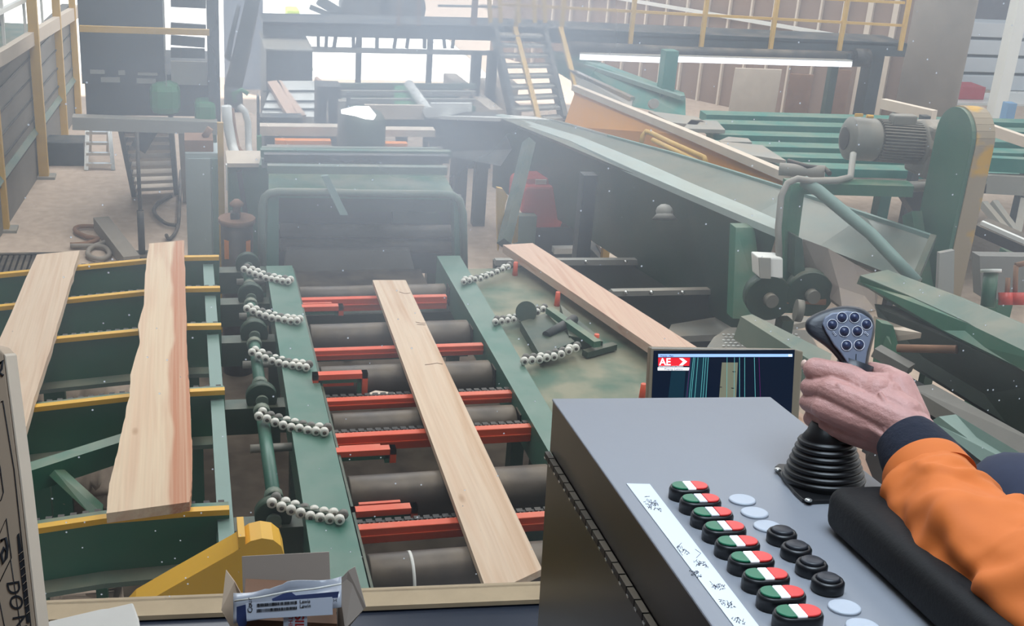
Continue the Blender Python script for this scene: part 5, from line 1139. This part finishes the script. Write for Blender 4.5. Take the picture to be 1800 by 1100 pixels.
# ------------------------------------------------------------------ monitor
t = thing('flat_monitor', 'small flat monitor with a beige bezel showing coloured vertical lines', 'monitor')
MDp = 1.56
def mp_(x, y, d=0): return PD(x, y, MDp + d)
put(MB().poly([mp_(1143, 610), mp_(1398, 613.5), mp_(1412, 617), mp_(1400, 800), mp_(1134, 790)], -CB * .03), 'housing', 'bezel', t, bevel=.002)
put(MB().poly([mp_(1149, 616, -.001), mp_(1397, 614.5, -.001), mp_(1388, 785, -.001), mp_(1142, 780, -.001)], CB * .0006), 'screen', 'screen', t)
def sq(nm, m, P, d=-.0022, tt=t): return put(MB().poly([mp_(x, y, d) for x, y in P], CB * .0003), nm, m, tt)
sq('title_bar', 'scr_blue', [(1157, 622), (1393, 622), (1393, 627), (1157, 627.5)])
sq('window_button', 'scr_white', [(1386, 623), (1392, 623), (1392, 626.5), (1386, 626.5)], -.0028)
sq('logo_field', 'scr_red', [(1157, 628.5), (1213, 628.5), (1212, 643), (1157, 643)])
sq('caption_field', 'scr_white', [(1156, 645.5), (1212, 645.5), (1212, 651), (1156, 651)])
mr, mu = (mp_(1213, 628) - mp_(1157, 628)).normalized(), CU
text('AE', mp_(1159, 641.5, -.003), mr, mu, .0125, 'scr_white', t, bold=.02)
sq('logo_chevron', 'scr_white', [(1193.5, 629.5), (1200, 629.5), (1208, 635.5), (1200, 642), (1193.5, 642), (1200.5, 635.5)], -.003)
text('AUTOMATION & ELECTRONICS', mp_(1157.5, 645, -.003), mr, mu, .0022, 'scr_white', t)
text('Priority Control', mp_(1168, 650, -.003), mr, mu, .0036, 'ink', t)
text('Priority - Main', mp_(1161, 626.6, -.003), mr, mu, .0028, 'ink', t)
sq('dark_teal_band', 'scr_teal', [(1180, 652), (1205, 652), (1196, 780), (1165, 780)])
sq('dark_teal_band', 'scr_teal', [(1213, 628), (1246, 628), (1238, 760), (1196, 760)])
for a, b, c in ((1219, 1205, 'scr_line'), (1221.5, 1209, 'scr_line'), (1227, 1216, 'scr_line'), (1237, 1227, 'scr_line'), (1241, 1231, 'scr_line'), (1245, 1237, 'scr_line'), (1214, 1201, 'scr_violet'), (1300, 1300, 'scr_line'), (1309, 1309, 'scr_line'), (1326, 1329, 'scr_line'), (1334, 1339, 'scr_violet')):
    sq('screen_line', c, [(a - .4, 628), (a + .4, 628), (b + .4, 760), (b - .4, 760)], -.0028)
sq('board_image', 'scr_board', [(1269, 637), (1297, 637), (1291, 760), (1259, 760)], -.0025)
for a in (1278, 1291): sq('screen_line', 'scr_line', [(a - .3, 628), (a + .3, 628), (a - 1, 760), (a - 1.6, 760)], -.003)
for x, y in ((1290, 653), (1266, 680), (1288, 682)): sq('board_knot', 'ink', [(x - 3, y - .8), (x + 3, y - .4), (x + 3, y + .8), (x - 2, y + .8)], -.0028)
sp_ = mp_(1270, 790, .02); put(MB().box(-.02, .02, -.015, .015, SZ - .009, sp_.z + .02, Matrix.Translation(V((sp_.x, sp_.y, 0)))), 'stand', 'bezel', t)
put(MB().box(-.09, .09, -.06, .06, SZ - .009, SZ - .006, Matrix.Translation(V((sp_.x, sp_.y, 0)))), 'stand_foot', 'bezel', t)
# ------------------------------------------------------------------ joystick
t = thing('joystick', 'black joystick with ribbed rubber boot and a grip of eight ringed buttons', 'joystick')
jb = con(1447, 852, 0); JD = (jb - CP).dot(-CB)
jt = PD(1441, 766, JD - .004); ax = (jt - jb)
prof = [(.036, 0), (.0375, .004)]
nr = 7
for k in range(nr):
    f = k / nr; r = .0375 - .0145 * f ** 1.1; z = .006 + f * (ax.length - .006); dz_ = (ax.length - .006) / nr
    prof += [(r, z), (r + .0012, z + dz_ * .35), (r, z + dz_ * .68), (r - .0032, z + dz_ * .85)]
prof += [(.0225, ax.length), (.018, ax.length + .006), (.015, ax.length + .016)]
put(MB(True).lathe(jb, (KZ * .75 + ax.normalized() * .25).normalized(), prof, 40), 'rubber_boot', 'rubber', t)
fl = [con(x, y, 0) for x, y in ((1361, 826), (1368, 821), (1385, 822), (1500, 845), (1523, 873), (1517, 882), (1500, 884), (1425, 887), (1410, 884), (1395, 870))]
put(MB().poly(fl, KZ * .004), 'mounting_flange', 'rubber', t, bevel=.001)
for x, y in ((1367, 826), (1421, 880), (1514, 875)): put(MB(True).lathe(con(x, y, .004), KZ, [(.0035, 0), (.0032, .0016), (.001, .0024)], 14), 'flange_screw', 'silver', t)
def jp(x, y, d=0): return PD(x, y, JD + d)
put(MB(True).tube([jp(1446, 775), jp(1462, 730), jp(1482, 690), jp(1498, 655), jp(1505, 635)], [.015, .0155, .016, .0165, .017], 20), 'grip_stem', 'grip_plastic', t)
ho = [(1414, 567), (1420, 558), (1438, 548), (1462, 540), (1488, 536), (1512, 539), (1530, 550), (1537, 562), (1540, 578), (1535, 600), (1528, 625), (1524, 662), (1496, 664), (1482, 645), (1466, 622), (1448, 606), (1425, 592), (1415, 580)]
hb = []
for s_, d in ((.90, -.006), (1, .0), (1.0, .012), (.88, .030), (.6, .038)):
    cx = (1484, 590); hb.append([jp(cx[0] + (x - cx[0]) * s_, cx[1] + (y - cx[1]) * s_ * (1 if y < 640 else 1), d - (y - 590) * .0001) for x, y in ho])
o = put(MB(True).rings(hb), 'grip_head', 'grip_plastic', t); k_ = o.modifiers.new('s', 'SUBSURF'); k_.levels = 2; k_.render_levels = 2
fpts = [(1446, 570), (1450, 558), (1462, 550), (1490, 546), (1514, 550), (1530, 560), (1536, 573), (1533, 592), (1525, 618), (1520, 648), (1498, 650), (1478, 620), (1466, 606), (1452, 583)]
def fd(y): return -.0085 - (y - 590) * .0001
put(MB().poly([jp(x, y, fd(y)) for x, y in fpts], -CB * .004), 'face_plate', 'plate_plastic', t, bevel=.0012)
put(MB().beam(jp(1505, 622, fd(622) - .0008), jp(1504, 648, fd(648) - .0008), .0006, .0004, CB), 'mould_seam', 'black_plastic', t)
for x, y in ((1480, 558), (1502, 558), (1463, 570.5), (1523, 570), (1484, 582.5), (1507, 582), (1488, 607), (1510, 606)):
    c = jp(x, y, fd(y) - .0006); n_ = CB
    b_ = put(MB(True).lathe(c, n_, [(.0047, 0), (.0052, .0002), (.0052, .0008), (.0046, .0009), (.0046, 0)], 28), 'button_ring', 'white_ring', t)
    put(MB(True).lathe(c, n_, [(.0044, 0), (.0044, .0004), (.0030, .0007), (.0026, .0022), (.0005, .0026)], 24), 'thumb_button', 'button_blue', t)
for cx, cy in ((1467, 586), (1523, 586)):
    mb = MB()
    for dx, dy in ((-2, -2), (1.5, 2)): mb.tube([jp(cx + dx + a, cy + dy + b, fd(cy) - .0009) for a, b in ((-2, 0), (0, -2), (2, 0), (0, 2), (-1.5, .5))], .00028, 4)
    put(mb, 'button_symbol', 'white_ring', t)
# ------------------------------------------------------------------ operator
t = thing('person', 'person in an orange high-visibility jacket, only forearm and hand gripping the joystick visible', 'person')
HD = JD - .028          # depth of the back of the hand
def hp(x, y, d=0): return PD(x, y, HD + d)
mb = MB()
def C(a, b): mb.cap(hp(a[0], a[1], a[2]), hp(b[0], b[1], b[2]), a[3], b[3])
mets = [((1592, 728, -.030, .0165), (1492, 664, .004, .0128)), ((1594, 748, -.038, .0170), (1460, 686, .000, .0125)), ((1592, 768, -.034, .0165), (1448, 716, .002, .0118)), ((1586, 784, -.024, .0150), (1455, 746, .010, .0112))]
for a, b in mets:
    C(a, b)
    C((a[0], a[1], a[2] + .014, a[3] * .9), (b[0] + 6, b[1], b[2] + .008, b[3] * .95))
C((1540, 690, -.012, .016), (1540, 740, -.014, .017)); C((1500, 690, -.004, .013), (1500, 742, -.002, .014))
fing = [[(1490, 662, .004, .0124), (1433, 649, .016, .0113), (1430, 650, .042, .0100), (1456, 656, .056, .0088)],
        [(1458, 685, .002, .0116), (1424, 680, .018, .0094), (1428, 682, .044, .0086), (1456, 688, .056, .0078)],
        [(1446, 714, .004, .0108), (1421, 707, .022, .0088), (1426, 709, .046, .0082), (1456, 714, .056, .0075)],
        [(1453, 744, .010, .0100), (1427, 735, .028, .0082), (1433, 737, .048, .0074), (1458, 741, .056, .0068)]]
for F in fing:
    for a, b in zip(F[:-1], F[1:]): C(a, b)
TH = [(1600, 738, -.024, .0180), (1578, 682, -.004, .0165), (1558, 662, .022, .0115), (1534, 652, .040, .0092)]
for a, b in zip(TH[:-1], TH[1:]): C(a, b)
C((1578, 684, -.004, .0150), (1520, 676, .004, .0125)); C((1560, 700, -.014, .0165), (1520, 700, -.004, .014))
C((1596, 762, -.034, .0240), (1632, 806, -.060, .0245))
# tendons and veins raised on the back of the hand
for pts, r in (([(1590, 752, -.0515), (1540, 712, -.031), (1500, 690, -.0165), (1470, 676, -.0110)], .0032), ([(1575, 780, -.046), (1530, 752, -.031), (1490, 740, -.0175), (1470, 722, -.012)], .0032), ([(1545, 730, -.0335), (1515, 718, -.0225), (1500, 700, -.0190)], .0028), ([(1600, 785, -.052), (1560, 758, -.0405), (1545, 730, -.0335)], .0032), ([(1500, 735, -.018), (1480, 705, -.0135)], .0028), ([(1575, 735, -.044), (1545, 690, -.029)], .0021)):
    mb.tube([hp(*q) for q in pts], r, 8)
o = put(mb, 'body', 'skin', t)
rm = o.modifiers.new('r', 'REMESH'); rm.mode = 'VOXEL'; rm.voxel_size = .0010; rm.use_smooth_shade = True
sm = o.modifiers.new('s', 'SMOOTH'); sm.iterations = 5; sm.factor = .5
put(MB(True).ball(hp(1414, 641, .030), .0048, (.6, 1, 1.1)), 'finger_nail', 'nail', t)
def swept(cs, m, nm, fold, seg=72, sub=14, open_=False):
    R = []; n = len(cs) - 1
    for i in range(n * sub + 1):
        f = i / sub; j = min(int(f), n - 1); s_ = f - j
        g = lambda k: (PD(cs[k][0], cs[k][1], cs[k][2]), cs[k][3])
        p0, p1, p2, p3 = g(max(j - 1, 0)), g(j), g(j + 1), g(min(j + 2, n))
        cr = lambda a, b, c, d: .5 * ((2 * b) + (c - a) * s_ + (2 * a - 5 * b + 4 * c - d) * s_ * s_ + (-a + 3 * b - 3 * c + d) * s_ ** 3)
        R.append((cr(p0[0], p1[0], p2[0], p3[0]), cr(p0[1], p1[1], p2[1], p3[1]), f))
    out = []; u = None
    for i, (c, r, f) in enumerate(R):
        d = (R[min(i + 1, len(R) - 1)][0] - R[max(i - 1, 0)][0]).normalized()
        if u is None: d, sd, u = frame(d, CB)
        else: u = (u - d * u.dot(d)).normalized(); sd = d.cross(u)
        out.append([c + (sd * math.cos(a) + u * math.sin(a)) * (r + fold(a, f, r)) for a in [2 * math.pi * k / seg for k in range(seg)]])
    return put(MB(True).rings(out), nm, m, t)
wd_ = HD - .045
swept([(1588, 768, wd_ + .000, .0262), (1600, 784, wd_ - .008, .0300), (1620, 812, wd_ - .022, .0335), (1648, 846, wd_ - .040, .034)], 'cuff', 'knit_cuff', lambda a, f, r: .0006 * math.sin(a * 36))
def fold(a, f, r):
    q = noise.noise(V((math.cos(a) * 1.2, math.sin(a) * 1.2, f * 1.3))) * .16
    w_ = math.sin(f * 4.6 + 1.6 * math.sin(a * 2 + .9) + 3.2 * noise.noise(V((math.cos(a) * .9, math.sin(a) * .9, f * .8 + 3))))
    q += (max(0, w_) ** 3) * .12 * min(1, max(0, f - .9) * .7)
    q += math.sin(a * 6 + f * 2.2 + 2 * noise.noise(V((math.cos(a), math.sin(a), f)))) * .05 * min(1, max(0, f - 2.4))
    q += noise.noise(V((math.cos(a) * 3, math.sin(a) * 3, f * 4))) * .045
    return r * q * min(1, max(0, f - .6) * 1.2)
swept([(1626, 832, wd_ - .034, .0355), (1638, 852, wd_ - .045, .0385), (1665, 910, wd_ - .090, .0455), (1716, 962, wd_ - .145, .0460), (1790, 1035, wd_ - .205, .0470), (1880, 1120, wd_ - .26, .0500), (2030, 1250, wd_ - .28, .056)], 'sleeve', 'jacket_sleeve', fold, sub=18)
swept([(1625, 829, wd_ - .032, .0355), (1631, 840, wd_ - .039, .0370), (1638, 852, wd_ - .045, .0385)], 'sleeve', 'sleeve_hem', lambda a, f, r: .0012)
put(MB(True).ball(PD(1815, 900, 1.30), .055, (1, 1.6, 1), 3), 'trouser_knee', 'denim', t)
finalize()
